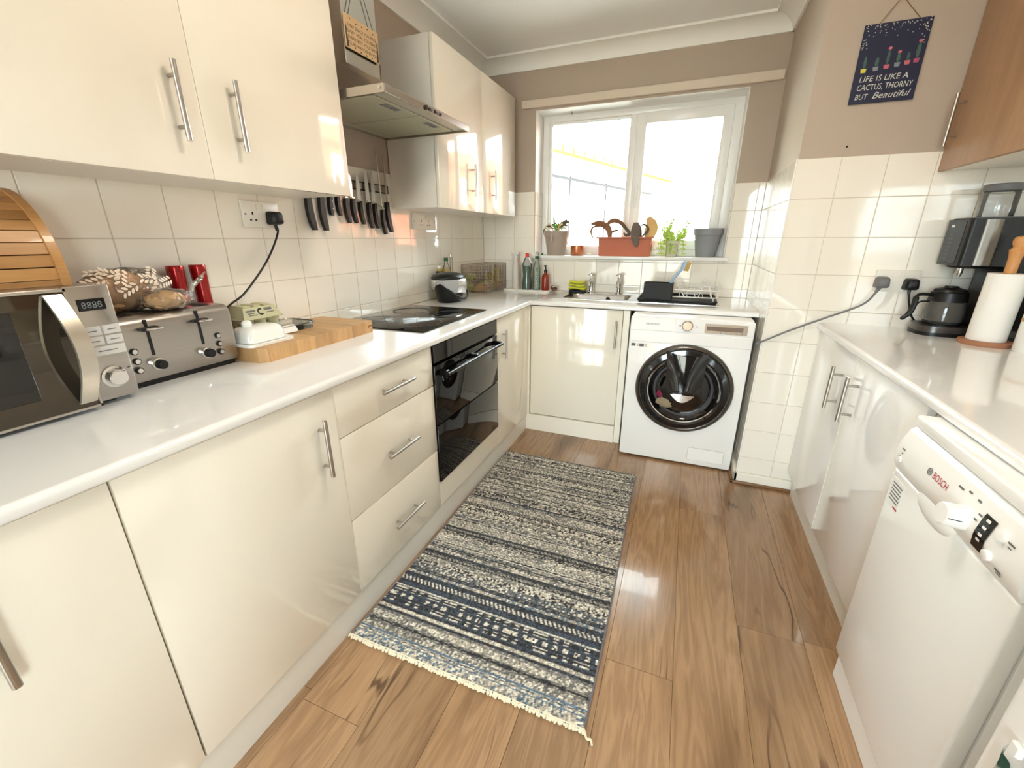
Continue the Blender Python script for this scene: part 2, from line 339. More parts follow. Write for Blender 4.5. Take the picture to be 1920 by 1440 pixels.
def tile(parent, face, pos, a0, a1, z0, z1):
    wd, hd = a1-a0-TG, z1-z0-TG
    if wd < .004 or hd < .004: return
    key = (face, round(wd, 4), round(hd, 4))
    if key not in TILE_ME:
        g = Geo()
        if face == '+x': g.box(0, TH, -wd/2, wd/2, -hd/2, hd/2, .0013, 1)
        elif face == '-x': g.box(-TH, 0, -wd/2, wd/2, -hd/2, hd/2, .0013, 1)
        else: g.box(-wd/2, wd/2, -TH, 0, -hd/2, hd/2, .0013, 1)
        TILE_ME[key] = mesh_of('tile', g, M_tile, 0)
    o = bpy.data.objects.new('tile', TILE_ME[key]); COL.objects.link(o); o.parent = parent
    c = ((pos, (a0+a1)/2, (z0+z1)/2) if face[1] == 'x' else ((a0+a1)/2, pos, (z0+z1)/2))
    o.location = Vector(c)-wloc(parent)
    o.rotation_euler = (rng.gauss(0, .0016), rng.gauss(0, .0016), rng.gauss(0, .0016))
def tiled(parent, face, pos, A0, A1, Z0, Z1, ja, holes=()):
    # grout bed then tiles on the joint lattice (ja along, ZJ up)
    def cuts(lo, hi, j):
        k = math.ceil((lo-j)/TS+1e-6); out = [lo]
        while j+k*TS < hi-1e-6: out.append(j+k*TS); k += 1
        return out+[hi]
    xs = cuts(A0, A1, ja); zs = cuts(Z0, Z1, ZJ)
    for i in range(len(xs)-1):
        for j in range(len(zs)-1):
            segs = [(xs[i], xs[i+1], zs[j], zs[j+1])]
            for hx0, hx1, hz0, hz1 in holes:
                new = []
                for a, b, c, d in segs:
                    if b <= hx0 or a >= hx1 or d <= hz0 or c >= hz1: new.append((a, b, c, d)); continue
                    if a < hx0: new.append((a, hx0, c, d)); a = hx0
                    if b > hx1: new.append((hx1, b, c, d)); b = hx1
                    if c < hz0: new.append((a, b, c, hz0))
                    if d > hz1: new.append((a, b, hz1, d))
                segs = new
            for sgm in segs: tile(parent, face, pos, *sgm)
def grout(parent, *boxes):
    g = Geo()
    for b in boxes: g.box(*b)
    O('grout', g, M_grout, parent, smooth=0)
GT = .0042
grout(wall_left, (0, GT, -3.3, 0, H+.0005, ZT-.001))
tiled(wall_left, '+x', 0, -3.26, -TH, H, ZT, -2.3338)
grout(wall_window, (TH, WX0, -GT, 0, H+.0005, ZT-.001), (WX0, WX1, -GT, 0, H+.0005, WZ0), (WX1, XR-TH, -GT, 0, H+.0005, ZT-.001))
tiled(wall_window, '-y', 0, TH, XR-TH, H, ZT, .1, [(WX0, WX1, WZ0, 9)])
tiled(wall_window, '+x', WX0, 0, .15, WZ0+.022, ZT, 0)
tiled(wall_window, '-x', WX1, 0, .15, WZ0+.022, ZT, 0)
grout(wall_pillar, (XR-GT, XR, YP+.001, 0, .055, ZT-.001), (XR+.001, XE, YP-GT, YP, .055, ZT-.001))
tiled(wall_pillar, '-x', XR, YP, -TH, .06, ZT, YP)
tiled(wall_pillar, '-y', YP, XR-.004, XE-TH, .06, ZT, 1.982)
O('corner_bead', Geo().box(XR-.009, XR-.004, YP-.009, YP-.004, .06, ZT), M_upvc, wall_pillar)
grout(wall_right, (XE-GT, XE, -2.98, YP-.003, H+.0005, ZT-.001))
tiled(wall_right, '-x', XE, -2.98, YP-TH, H, ZT, YP)
O('screw_hole', Geo().lathe(ony(1588, 275, YP).x, ony(1588, 275, YP).z, [(.004, YP-.0008), (.004, YP+.001)], 10, 'y'), M_dark, wall_pillar)
# skirting round the pillar
gs = Geo(); gs.box(XR-.016, XR, YP-.016, 0, 0, .058, .003, 1); gs.box(XR-.016, 2.09, YP-.016, YP, 0, .058, .003, 1)
O('baseboard_pillar', gs, M_post, kind='structure')
gs = Geo(); gs.box(XR-.030, XR-.016, YP-.030, -.05, 0, .016, .004, 2); gs.box(XR-.030, 2.09, YP-.030, YP-.016, 0, .016, .004, 2)
O('trim_5', gs, wood('oak_bead', (.55, .40, .26), (.48, .34, .21), (.4, .28, .17), .4, 'x', 2), kind='structure')
# batten above the window
O('trim_6', Geo().box(.312, 1.822, -.022, 0, 2.035, 2.082, .003, 1), mat('painted_batten', (.86, .80, .73), .5), kind='structure')

# window ----------------------------------------------------------
YF = .16
win = T('window_1', None, None, (1.037, YF, 1.11), kind='structure')
def frame(x0, x1, z0, z1, wl, wr, wb, wt, y0, y1, bev=.005):
    g = Geo(); g.box(x0, x0+wl, y0, y1, z0, z1, bev, 2); g.box(x1-wr, x1, y0, y1, z0, z1, bev, 2)
    g.box(x0+wl-.004, x1-wr+.004, y0, y1, z0, z0+wb, bev, 2); g.box(x0+wl-.004, x1-wr+.004, y0, y1, z1-wt, z1, bev, 2); return g
g = frame(WX0+.002, WX1-.002, 1.11, 2.03, .045, .055, .045, .05, YF, YF+.07)
g.box(1.008, 1.055, YF, YF+.07, 1.15, 1.985, .005, 2)
O('outer_frame', g, M_upvc, win)
O('glazing_bead', frame(.448, 1.012, 1.15, 1.985, .022, .012, .022, .018, YF+.012, YF+.04, .004), M_upvc, win)
gsk = T('opening_sash', None, None, Vector((0, 0, 0))); gsk.parent = win
O('sash_frame', frame(1.045, 1.612, 1.15, 1.985, .062, .058, .062, .062, YF-.012, YF+.045, .006), M_upvc, gsk)
O('pane', Geo().box(1.10, 1.56, YF+.025, YF+.031, 1.20, 1.93), M_glass, gsk, smooth=0)
O('seal', frame(1.100, 1.562, 1.205, 1.93, .004, .004, .004, .004, YF+.01, YF+.022, 0), M_rubber, gsk, smooth=0)
hd = Geo(); hd.box(1.066, 1.088, YF-.02, YF-.012, 1.50, 1.565, .003, 1); hd.box(1.069, 1.085, YF-.042, YF-.018, 1.535, 1.555, .004, 2); hd.box(1.070, 1.084, YF-.046, YF-.032, 1.42, 1.552, .005, 2)
O('window_handle', hd, M_upvc, gsk)
O('pane', Geo().box(.465, 1.004, YF+.03, YF+.036, 1.168, 1.972), M_glass, win, smooth=0)
O('seal', frame(.468, 1.002, 1.170, 1.970, .003, .003, .003, .003, YF+.02, YF+.029, 0), M_rubber, win, smooth=0)
O('window_sill', Geo().box(.372, 1.69, -.035, .004, WZ0, 1.11, .004, 2).box(WX0+.001, WX1-.001, 0, YF+.02, WZ0, 1.11), M_upvc, win)
O('blind_hook', Geo().box(.625, .629, .09, .094, 2.0, 2.022), M_inkg, win, smooth=0)
O('reveal_lining', Geo().box(WX0, WX0+.003, .0, YF, ZT, WZ1).box(WX1-.003, WX1, 0, YF, ZT, WZ1).box(WX0, WX1, 0, YF, WZ1-.003, WZ1), M_coving, win, smooth=0)

# two unseen windows added behind the camera to brighten the kitchen
pw = T('added_window_2', None, None, (XE+.06, (PY0+PY1)/2, PZ0), kind='structure')
g = Geo(); xf0, xf1 = XE+.03, XE+.10
g.box(xf0, xf1, PY0, PY0+.06, PZ0, PZ1, .005, 1); g.box(xf0, xf1, PY1-.06, PY1, PZ0, PZ1, .005, 1); g.box(xf0, xf1, PY0, PY1, PZ0, PZ0+.06, .005, 1); g.box(xf0, xf1, PY0, PY1, PZ1-.06, PZ1, .005, 1)
O('outer_frame', g, M_upvc, pw)
O('pane', Geo().box(XE+.06, XE+.066, PY0+.06, PY1-.06, PZ0+.06, PZ1-.06), M_glass, pw, smooth=0)
pw = T('added_window_3', None, None, (.85, YB, .1), kind='structure')  # rear opening, also added, for even fill towards the far end
g = frame(.10, 1.60, .1, 2.14, .06, .06, .08, .06, YB-.08, YB-.02); g.box(.82, .88, YB-.08, YB-.02, .15, 2.09, .005, 1)
O('outer_frame', g, M_upvc, pw)
O('pane', Geo().box(.16, .82, YB-.055, YB-.05, .18, 2.08), M_glass, pw, smooth=0)
O('pane', Geo().box(.88, 1.54, YB-.055, YB-.05, .18, 2.08), M_glass, pw, smooth=0)

# flush ceiling lamp, out of view, added to lift the room light
lt = T('fill_ceiling_light', 'round white flush lamp added out of view on the kitchen ceiling as fill light', 'ceiling lamp', (1.30, -1.95, ZC-.075))
O('base_plate', Geo().lathe(1.30, -1.95, [(.16, ZC-.02), (.16, ZC-.0005)], 40), M_upvc, lt)
O('diffuser', Geo().lathe(1.30, -1.95, [(.02, ZC-.075), (.09, ZC-.068), (.14, ZC-.045), (.15, ZC-.02)], 40), mat('fill_lamp_diffuser', (1, .94, .86), .4, emit=11), lt)

# ================================================================== LEFT RUN
XD = .578
# worktops (rounded front edge)
def wt_prof(x0, x1, sgn=1):
    r = .012; p = [(x0, UW), (x1-sgn*.004, UW)]
    a = [(x1-sgn*r+sgn*r*math.cos(t), H-r+r*math.sin(t)) for t in [k*PI/2/8 for k in range(9)]]
    b = [(x1-sgn*.006+sgn*.006*math.cos(t), UW+.006+.006*math.sin(t)) for t in [-PI/2+k*PI/2/4 for k in range(5)]]
    return p[:1]+b+a+[(x0, H)]
O('worktop', Geo().prism(wt_prof(.0065, .597), -3.30, -.596, 'y').box(.0065, .60, -.5962, -.0065, UW, H), M_work, label='glossy white worktop running under the hob along the knife wall', cat='worktop')
SX0, SX1, SY0, SY1 = .735, 1.145, -.405, -.125      # bowl cut-out
gwk = Geo()
py = [(p[0], p[1]) for p in wt_prof(-.42, -.5952, -1)]
gwk.prism(py, .6005, 1.825, 'x'); gwk.box(.6005, SX0, -.42, -.0065, UW, H); gwk.box(SX1, 1.825, -.42, -.0065, UW, H); gwk.box(SX0, SX1, -.42, SY0, UW, H); gwk.box(SX0, SX1, SY1, -.0065, UW, H)
O('worktop', gwk, M_work, label='white worktop below the window holding the steel sink', cat='worktop')
O('joint_strip', Geo().box(.598, .604, -.592, -.01, H, H+.0006), M_steel, smooth=0, label='thin steel joining strip between the two white worktops', cat='trim strip')

def handle(name, p, axis, length, out, parent, r=.0062, st=.026):
    # bar handle: centre p on the door face, axis of the bar, out = outward normal
    a = Vector(axis); n = Vector(out); p = Vector(p); c = p+n*st
    g = Geo(); g.tube([c-a*length/2, c+a*length/2], r, 14)
    for s in (-1, 1): g.tube([p+a*s*length*.32+n*.0005, p+a*s*length*.32+n*(st-.002)], r*.72, 10)
    return O(name, g, M_steel, parent)
def cab(name, label, cat, root, body, front):
    t = T(name, label, cat, root)
    g = Geo().box(*body); O('carcass', g, M_white, t, smooth=0)
    return t
ZD0, ZD1 = .117, .833
def door(t, box, m=M_gloss, name='door'): return O(name, Geo().box(*box, .0022, 2), m, t)
gA = 'base cabinets of the left run'
# near-left cabinet
t = cab('base_cabinet', 'cream gloss base cabinet below the microwave', 'cabinet', (.3, -3.01, 0), (.02, .558, -3.295, -2.73, .112, UW-.001), None)
d = door(t, (.560, XD, -3.292, -2.7292, ZD0, ZD1)); handle('handle', (XD, -2.912, .682), (0, 0, 1), .17, (1, 0, 0), d)
t = cab('base_cabinet', 'cream gloss single-door base cabinet left of the drawers', 'cabinet', (.3, -2.47, 0), (.02, .558, -2.725, -2.218, .112, UW-.001), None)
d = door(t, (.560, XD, -2.7255, -2.2165, ZD0, ZD1)); handle('handle', (XD, -2.28, .68), (0, 0, 1), .17, (1, 0, 0), d)
t = cab('drawer_unit', 'cream gloss unit of three drawers beside the built-in oven', 'drawer unit', (.3, -1.96, 0), (.02, .558, -2.213, -1.706, .112, UW-.001), None)
for z0, z1, zh in ((.6755, ZD1, .757), (.3905, .6725, .527), (ZD0, .3875, .243)):
    d = door(t, (.560, XD, -2.2125, -1.7045, z0, z1), name='drawer'); handle('handle', (XD, -1.947, zh), (0, 1, 0), .172, (1, 0, 0), d)
O('edge_strip', Geo().box(.5605, XD-.001, -2.2163, -2.2128, ZD0, ZD1), M_post, t, smooth=0)
# oven
t = T('built_in_oven', 'black glass double oven with a long bar handle below the hob', 'oven', (.3, -1.39, .112))
O('oven_body', Geo().box(.03, .556, -1.70, -1.086, .235, UW-.004), M_black, t, smooth=0)
O('control_panel', Geo().box(.558, .583, -1.7005, -1.0855, .762, .834, .002, 1), M_blackglass, t)
d1 = O('upper_door', Geo().box(.558, .585, -1.7005, -1.0855, .500, .752, .003, 2), M_blackglass, t)
d2 = O('lower_door', Geo().box(.558, .585, -1.7005, -1.0855, .234, .496, .003, 2), M_blackglass, t)
g = Geo(); g.prism(rrect(.612, .630, .708, .722, .005, 3), -1.665, -1.105, 'y')
for y in (-1.655, -1.385, -1.125): g.box(.584, .62, y-.012, y+.012, .708, .73, .003, 1)
O('handle', g, mat('black_satin_metal', (.16, .155, .155), .22, .8), d1)
O('energy_label', Geo().box(.585, .5855, -1.135, -1.112, .694, .708), M_inkw, d1, smooth=0)
t = cab('oven_housing', 'cream gloss panel and housing under the black oven', 'cabinet', (.3, -1.39, 0), (.02, .556, -1.70, -1.086, .112, .232), None)
O('panel', Geo().box(.560, XD, -1.7025, -1.0845, ZD0, .2325, .002, 1), M_gloss, t)
O('side_post', Geo().box(.5605, XD-.0005, -1.7043, -1.7027, ZD0, .232), M_post, t, smooth=0)
# corner cabinet
t = cab('corner_cabinet', 'cream gloss corner cabinet between the oven and the sink cabinet', 'cabinet', (.3, -.83, 0), (.02, .558, -1.082, -.03, .112, UW-.001), None)
d = door(t, (.560, XD, -1.0815, -.592, ZD0, ZD1)); handle('handle', (XD, -1.01, .688), (0, 0, 1), .165, (1, 0, 0), d)
O('corner_post', Geo().box(.555, .588, -.590, -.555, .112, .836, .001, 1), M_post, t)
# sink cabinet
t = cab('sink_cabinet', 'cream gloss cabinet below the sink beside the washing machine', 'cabinet', (.88, -.3, 0), (.592, 1.186, -.555, -.03, .112, .70), None)
d = door(t, (.592, 1.148, -.574, -.556, ZD0, ZD1)); handle('handle', (1.117, -.574, .694), (0, 0, 1), .165, (0, -1, 0), d)
O('end_post', Geo().box(1.151, 1.187, -.575, -.535, .0, .836, .002, 1), M_post, t)
# plinths
gp = Geo(); gp.box(.55, .568, -3.30, -.57, .0005, .1115); O('baseboard_left', gp, M_plinth, kind='structure', smooth=0)
O('baseboard_window', Geo().box(.568, 1.150, -.582, -.562, .0005, .1115), M_post, kind='structure', smooth=0)

# hob
t = T('hob', 'flat black glass induction hob set into the white worktop', 'hob', (.26, -1.335, H))
O('glass_top', Geo().box(.02, .505, -1.637, -1.033, H+.0003, H+.006, .0025, 2), M_blackglass, t)
for cx, cy, r in ((.15, -1.47, .075), (.15, -1.20, .095), (.38, -1.47, .095), (.38, -1.20, .075)):
    g = Geo(); g.lathe(cx, cy, [(r, H+.0061), (r, H+.0064), (r-.0025, H+.0064), (r-.0025, H+.0061)], 40, cap=False)
    O('cooking_zone', g, M_inkg, t)

# ================================================================== UPPER CABINETS
XU = .292; ZU0, ZU1 = 1.372, 2.085
def upper(label, y0, ym, y1, hy0, hy1):
    t = T('wall_cabinet', label, 'cabinet', (.15, (y0+y1)/2, ZU0))
    O('carcass', Geo().box(.0065, XU-.021, y0, y1, ZU0, ZU1), M_white, t, smooth=0)
    for a, b, hy in ((y0, ym, hy0), (ym, y1, hy1)):
        d = door(t, (XU-.019, XU, a+.0012, b-.0012, ZU0-.002, ZU1))
        handle('handle', (XU, hy, 1.528), (0, 0, 1), .163, (1, 0, 0), d)
    return t
t = upper('cream gloss double wall cabinet above the microwave and toaster', -2.725, -2.2205, -1.718, -2.279, -2.13)
O('edge_strip', Geo().box(XU-.0195, XU-.0005, -2.2225, -2.2205, ZU0, ZU1), M_post, t, smooth=0)
t = upper('cream gloss double wall cabinet between the hood and the window wall', -1.092, -.593, -.092, -.742, -.472)
O('light_pelmet', Geo().box(.01, XU-.02, -.090, -.07, ZU0, ZU1-.04), M_white, t, smooth=0)

# cooker hood
t = T('cooker_hood', 'stainless steel chimney cooker hood over the hob', 'cooker hood', (.2, -1.395, 1.68))
HY0, HY1, HX = -1.70, -1.094, .462
g = Geo(); g.box(HX-.006, HX, HY0, HY1, 1.682, 1.708, .002, 1); g.box(.008, HX-.004, HY0, HY0+.006, 1.682, 1.708); g.box(.008, HX-.004, HY1-.006, HY1, 1.682, 1.708); g.box(.008, .014, HY0, HY1, 1.682, 1.708)
O('canopy_rim', g, M_hood, t)
g = Geo(); CX, CY0, CY1, CZ = .155, -1.502, -1.300, 1.862
g.add([(.008, HY0, 1.706), (HX, HY0, 1.706), (HX, HY1, 1.706), (.008, HY1, 1.706), (.008, CY0, CZ), (CX, CY0, CZ), (CX, CY1, CZ), (.008, CY1, CZ)], [(0, 1, 5, 4), (1, 2, 6, 5), (2, 3, 7, 6), (3, 0, 4, 7), (4, 5, 6, 7), (3, 2, 1, 0)])
O('canopy', g, M_steelh, t, smooth=0)
g = Geo(); g.box(.008, CX, CY0, CY1, CZ-.002, ZC-.002, .002, 1); O('chimney', g, M_hood, t)
g = Geo(); g.box(.014, HX-.012, HY0+.008, HY1-.008, 1.690, 1.697); O('under_panel', g, mat('hood_underside', (.78, .77, .72), .45, .6), t, smooth=0)
M_filt = mat('grease_filter', (.74, .74, .66), .5, .55, var=.12, vscale=160, bump=.3, bscale=400)
for a, b in ((HY0+.03, -1.400), (-1.392, HY1-.03)):
    f = O('grease_filter', Geo().box(.05, HX-.07, a, b, 1.685, 1.690, .0015, 1), M_filt, t)
    O('filter_catch', Geo().box(HX-.115, HX-.085, (a+b)/2-.045, (a+b)/2+.045, 1.6838, 1.6855, .0006, 1).box(HX-.105, HX-.095, (a+b)/2+.005, (a+b)/2+.035, 1.682, 1.684), M_grey, f)
O('control_dial', Geo().lathe(-1.452, 1.695, [(.008, HX-.001), (.008, HX+.006), (.006, HX+.008)], 12, 'x'), M_black, t)
for k in range(5): O('button', Geo().box(HX-.001, HX+.004, -1.432+k*.020, -1.420+k*.020, 1.690, 1.700, .001, 1), M_black if k % 2 == 0 else M_grey, t)
O('corner_screw', Geo().lathe(HX-.02, 1.697, [(.005, HY0-.002), (.005, HY0+.001)], 10, 'y'), M_chrome, t)
# wall cable beside the chimney
O('cable', Geo().tube(spline([(.006, -1.26, 2.25), (.02, -1.20, 2.21), (.03, -1.16, 2.14), (.03, -1.15, 2.088)]), .004, 8), mat('taupe_cable', (.62, .54, .45), .6), label='thin beige cable running down beside the hood chimney', cat='cable')

# hanging sign on the chimney
sx = .166
t = T('hanging_sign', 'small wooden sign with black lettering hanging on the hood chimney', 'sign', (sx, -1.408, 1.91))
y0, y1, z0, z1 = -1.508, -1.310, 1.909, 2.017
O('board', Geo().box(sx-.004, sx, y0, y1, z0, z1, .001, 1), wood('pale_plywood', (.86, .74, .58), (.82, .70, .53), (.78, .64, .47), .6, 'y', 2), t)
O('cord', Geo().tube([(sx-.002, -1.48, z1-.006), (sx-.004, -1.42, 2.16)], .0015, 6).tube([(sx-.002, -1.335, z1-.006), (sx-.004, -1.40, 2.16)], .0015, 6), M_inkg, t)
for k, ln in enumerate(('EVERY SNACK YOU MAKE', 'EVERY MEAL YOU BAKE', 'EVERY BITE YOU TAKE', "I'LL BE WATCHING YOU")):
    text('lettering', ln, (sx, -1.492, 1.9785-k*.0185), (0, 1, 0), (0, 0, 1), M_ink, t, size=.0165, width=.166)
M_dog = mat('grey_animal_print', (.32, .30, .30), .7)
for yy, sg in ((-1.502, 1), (-1.316, -1)):
    pts = [(yy, z0+.004), (yy+sg*.013, z0+.004), (yy+sg*.010, z0+.03), (yy+sg*.006, z0+.05), (yy+sg*.008, z0+.062), (yy+sg*.003, z0+.075), (yy, z0+.07)]
    O('animal_print', Geo().prism(pts if sg > 0 else pts[::-1], sx-.0002, sx+.0004, 'x'), M_dog, t, smooth=0)
for k in range(11):
    yy = -1.49+k*.0165; zz = 2.003+rng.uniform(-.004, .006) if k % 2 else z0+rng.uniform(.006, .012)
    O('paw_print', Geo().lathe(yy, zz, [(.0028, sx-.0002), (.0028, sx+.0004)], 7, 'x'), M_ink, t, smooth=0)

# ================================================================== ON THE LEFT WALL
# magnetic knife strip and knives
XW0 = .0065
t = T('knife_strip', 'long magnetic knife strip with dark edges on the tiled wall below the hood', 'knife rack', (XW0, -1.41, 1.437))
O('bar', Geo().box(XW0, XW0+.011, -1.69, -1.136, 1.440, 1.470), M_steelh, t, smooth=0)
O('edge_rail', Geo().box(XW0, XW0+.013, -1.692, -1.134, 1.4685, 1.4725).box(XW0, XW0+.013, -1.692, -1.134, 1.4365, 1.4405).box(XW0, XW0+.013, -1.1375, -1.1335, 1.4365, 1.4725), M_black, t, smooth=0)
ORD = ['first', 'second', 'third', 'fourth', 'fifth', 'sixth', 'seventh', 'eighth', 'ninth', 'tenth', 'eleventh']
KN = [(-1.663, 1.392, -1.650, 1.258, 1.60, .020, .013), (-1.595, 1.396, -1.588, 1.257, 1.58, .018, .013), (-1.543, 1.400, -1.546, 1.316, 1.53, .010, .009), (-1.501, 1.405, -1.496, 1.320, 1.50, .009, .008),
      (-1.453, 1.394, -1.442, 1.291, 1.49, .010, .009), (-1.410, 1.396, -1.399, 1.292, 1.50, .011, .009), (-1.362, 1.388, -1.349, 1.288, 1.508, .015, .009), (-1.302, 1.388, -1.291, 1.272, 1.530, .015, .0095),
      (-1.260, 1.386, -1.249, 1.272, 1.538, .016, .0095), (-1.204, 1.362, -1.195, 1.246, 1.632, .0045, .009), (-1.166, 1.396, -1.147, 1.257, 1.606, .008, .012)]
KD = ['broad-bladed black knife', 'broad black chef knife', 'small black knife with two white rivets', 'small slim black paring knife', 'black-handled knife', 'black-handled knife', 'wide-bladed black-handled knife', 'wide-bladed black-handled knife', 'tall wide-bladed black-handled knife', 'thin sharpening steel with bright collar', 'long narrow black boning knife']
M_blade = mat('knife_steel', (.80, .79, .77), .22, 1, var=.04, stretch=(1, 1, .1), vscale=40)
for i, (ya, za, yb, zb, zt, bw, hw) in enumerate(KN):
    xk = XW0+.0135
    t = T('kitchen_knife', '%s, %s on the magnetic strip from the plug socket' % (KD[i], ORD[i]), 'knife', (xk, ya, zb), group='knives on the magnetic strip')
    n = 7; L = []; Rr = []
    for k in range(n):
        f = k/(n-1); bend = .010*math.sin(f*PI)*(-1); yy = ya+(yb-ya)*f**1.5+bend*.5; zz = za+(zb-za)*f; wd = hw*(.85+.25*math.sin(f*PI*.9)) if f < .95 else hw*.6
        L.append((yy-wd, zz)); Rr.append((yy+wd*.9, zz))
    poly = L+Rr[::-1]
    O('handle', Geo().prism(poly, xk, xk+.017, 'x'), M_black, t, smooth=50)
    if i == 9: O('blade', Geo().tube([(xk+.006, ya, za), (xk+.006, ya-.010, zt)], [.0055, .003], 10), M_blade, t)
    else:
        yc = ya+(-.0 if i != 10 else .006); pl = [(yc-bw, za-.001), (yc+bw*.7, za-.001), (yc+bw*.75, za+(zt-za)*.55), (yc+bw*.35, za+(zt-za)*.85), (yc-bw*.4, zt), (yc-bw*.95, za+(zt-za)*.5)]
        O('blade', Geo().prism(pl, xk+.0055, xk+.0080, 'x'), M_blade, t, smooth=0)
    if i in (4, 5, 6, 7, 8, 9): O('bolster', Geo().box(xk+.0005, xk+.015, ya-hw*.9, ya+hw*.9, za-.004, za+.006, .001, 1), M_chrome, t)
    if i == 2:
        for zz in (1.375, 1.345): O('rivet', Geo().lathe(ya, zz, [(.003, xk+.016), (.003, xk+.0178)], 8, 'x'), M_inkw, t)
        O('end_cap', Geo().box(xk+.001, xk+.016, ya-.010, ya+.004, 1.312, 1.320, .002, 1), M_inkw, t)

M_plate = mat('white_socket_plastic', (.93, .91, .87), .3)
def socket(label, c, right, n, w=.147, h=.087, plugs=()):
    # c centre on wall face; right, n unit vectors
    R = Vector(right); N = Vector(n); U = Vector((0, 0, 1)); c = Vector(c)
    t = T('double_socket', label, 'socket', c-U*h/2)
    def bx(a0, a1, b0, b1, d0, d1, bev=0):
        p = c+R*a0+U*b0+N*d0; q = c+R*a1+U*b1+N*d1
        return (min(p.x, q.x), max(p.x, q.x), min(p.y, q.y), max(p.y, q.y), min(p.z, q.z), max(p.z, q.z), bev, 2)
    O('face_plate', Geo().box(*bx(-w/2, w/2, -h/2, h/2, 0, .011, .003)), M_plate, t)
    for s in (-1, 1):
        O('switch', Geo().box(*bx(s*.030-.007+(.018 if s < 0 else -.018), s*.030+.007+(.018 if s < 0 else -.018), .014, .034, .0108, .0145, .001)), M_plate, t)
        if s not in plugs:
            g = Geo(); g.box(*bx(s*.036-.003, s*.036+.003, -.002, .008, .0108, .0114)); g.box(*bx(s*.036-.014, s*.036-.006, -.021, -.016, .0108, .0114)); g.box(*bx(s*.036+.006, s*.036+.014, -.021, -.016, .0108, .0114))
            O('pin_holes', g, M_dark, t, smooth=0)
        O('plate_screw', Geo().box(*bx(s*(w/2-.010)-.003, s*(w/2-.010)+.003, -.003, .003, .0108, .0116)), M_grey, t, smooth=0)
    return t, bx
socket('white double plug socket on the tiles above the toaster', (XW0, -1.875, 1.3065), (0, 1, 0), (1, 0, 0), plugs=(1,))
socket('white double plug socket on the tiles below the far wall cabinet', (XW0, -.815, 1.317), (0, 1, 0), (1, 0, 0), w=.235)
socket('white double plug socket on the tiles beside the coffee machine', ((2.193+2.339)/2, YP-TH-.0005, 1.0565), (1, 0, 0), (0, -1, 0), plugs=(-1, 1))
def plug(name, label, c, n, m, cable_pts, cr=.0035, dot=None):
    c = Vector(c); N = Vector(n); R = Vector((0, 0, 1)).cross(N)
    t = T(name, label, 'plug', c-Vector((0, 0, .025)))
    g = Geo(); prs = [(1, 0, 0), (1, .012, 0), (.94, .026, 0), (.84, .036, 0), (.62, .041, 0), (.30, .042, 0)]
    base_ = rrect(-.024, .024, -.025, .021, .009, 4); base_ = [(p[0]*(1-.16*max(0, p[1])/.021), p[1]) for p in base_]
    for sc_, dd_, _ in prs:
        for p in base_: g.v.append(tuple(c+R*(p[0]*sc_)+Vector((0, 0, p[1]*sc_))+N*(.0118+dd_)))
    nb_ = len(base_)
    for i_ in range(len(prs)-1):
        for k_ in range(nb_): g.f.append((i_*nb_+k_, i_*nb_+(k_+1) % nb_, (i_+1)*nb_+(k_+1) % nb_, (i_+1)*nb_+k_))
    g.f.append(tuple((len(prs)-1)*nb_+k_ for k_ in range(nb_)))
    O('plug_body', g, m, t)
    O('cable', Geo().tube(spline(cable_pts, 10), cr, 8), m, t)
    p0 = Vector(cable_pts[0]); p1 = Vector(cable_pts[1]); dd = (p1-p0).normalized()
    O('strain_relief', Geo().tube([p0, p0+dd*.012, p0+dd*.026], [cr*1.9, cr*1.7, cr*1.15], 8), m, t)
    if dot is not None: O('white_dot', Geo().ball(c+N*.046+R*.010+Vector((0, 0, -.016)), .0055, .003, .0055, 10, 6), M_inkw, t)
    return t
pc = Vector((XW0, -1.838, 1.298))
plug('plug', 'black plug with a black cable running down to the toaster', pc, (1, 0, 0), M_black,
     [pc+Vector((.026, 0, -.020)), pc+Vector((.028, .001, -.055)), onx(500, 490, .045), onx(460, 548, .062), onx(432, 571, .072), (.088, -2.165, .985), (.10, -2.197, .965)])
pc = ony(1652, 528, YP-.02); pc.y = YP-TH
plug('plug', 'grey plug with a grey cable leading to the washing machine', pc, (0, -1, 0), M_grey,
     [pc+Vector((-.002, -.024, -.020)), pc+Vector((-.012, -.026, -.045)), ony(1615, 572, YP-.025), ony(1545, 597, YP-.022), ony(1480, 620, YP-.020), ony(1420, 644, YP-.018), (XR-.016, YP+.005, .755), (XR-.014, YP+.12, .73), (1.815, -.55, .65)], cr=.0042)
pc = ony(1706, 532, YP-.02); pc.y = YP-TH
plug('plug', 'black plug with a white dot beside the coffee machine', pc, (0, -1, 0), M_black,
     [pc+Vector((.0, -.024, -.018)), pc+Vector((.002, -.026, -.04)), pc+Vector((.02, -.022, -.10)), (2.36, YP-.018, .90), (2.40, YP-.016, .885)], dot=1)

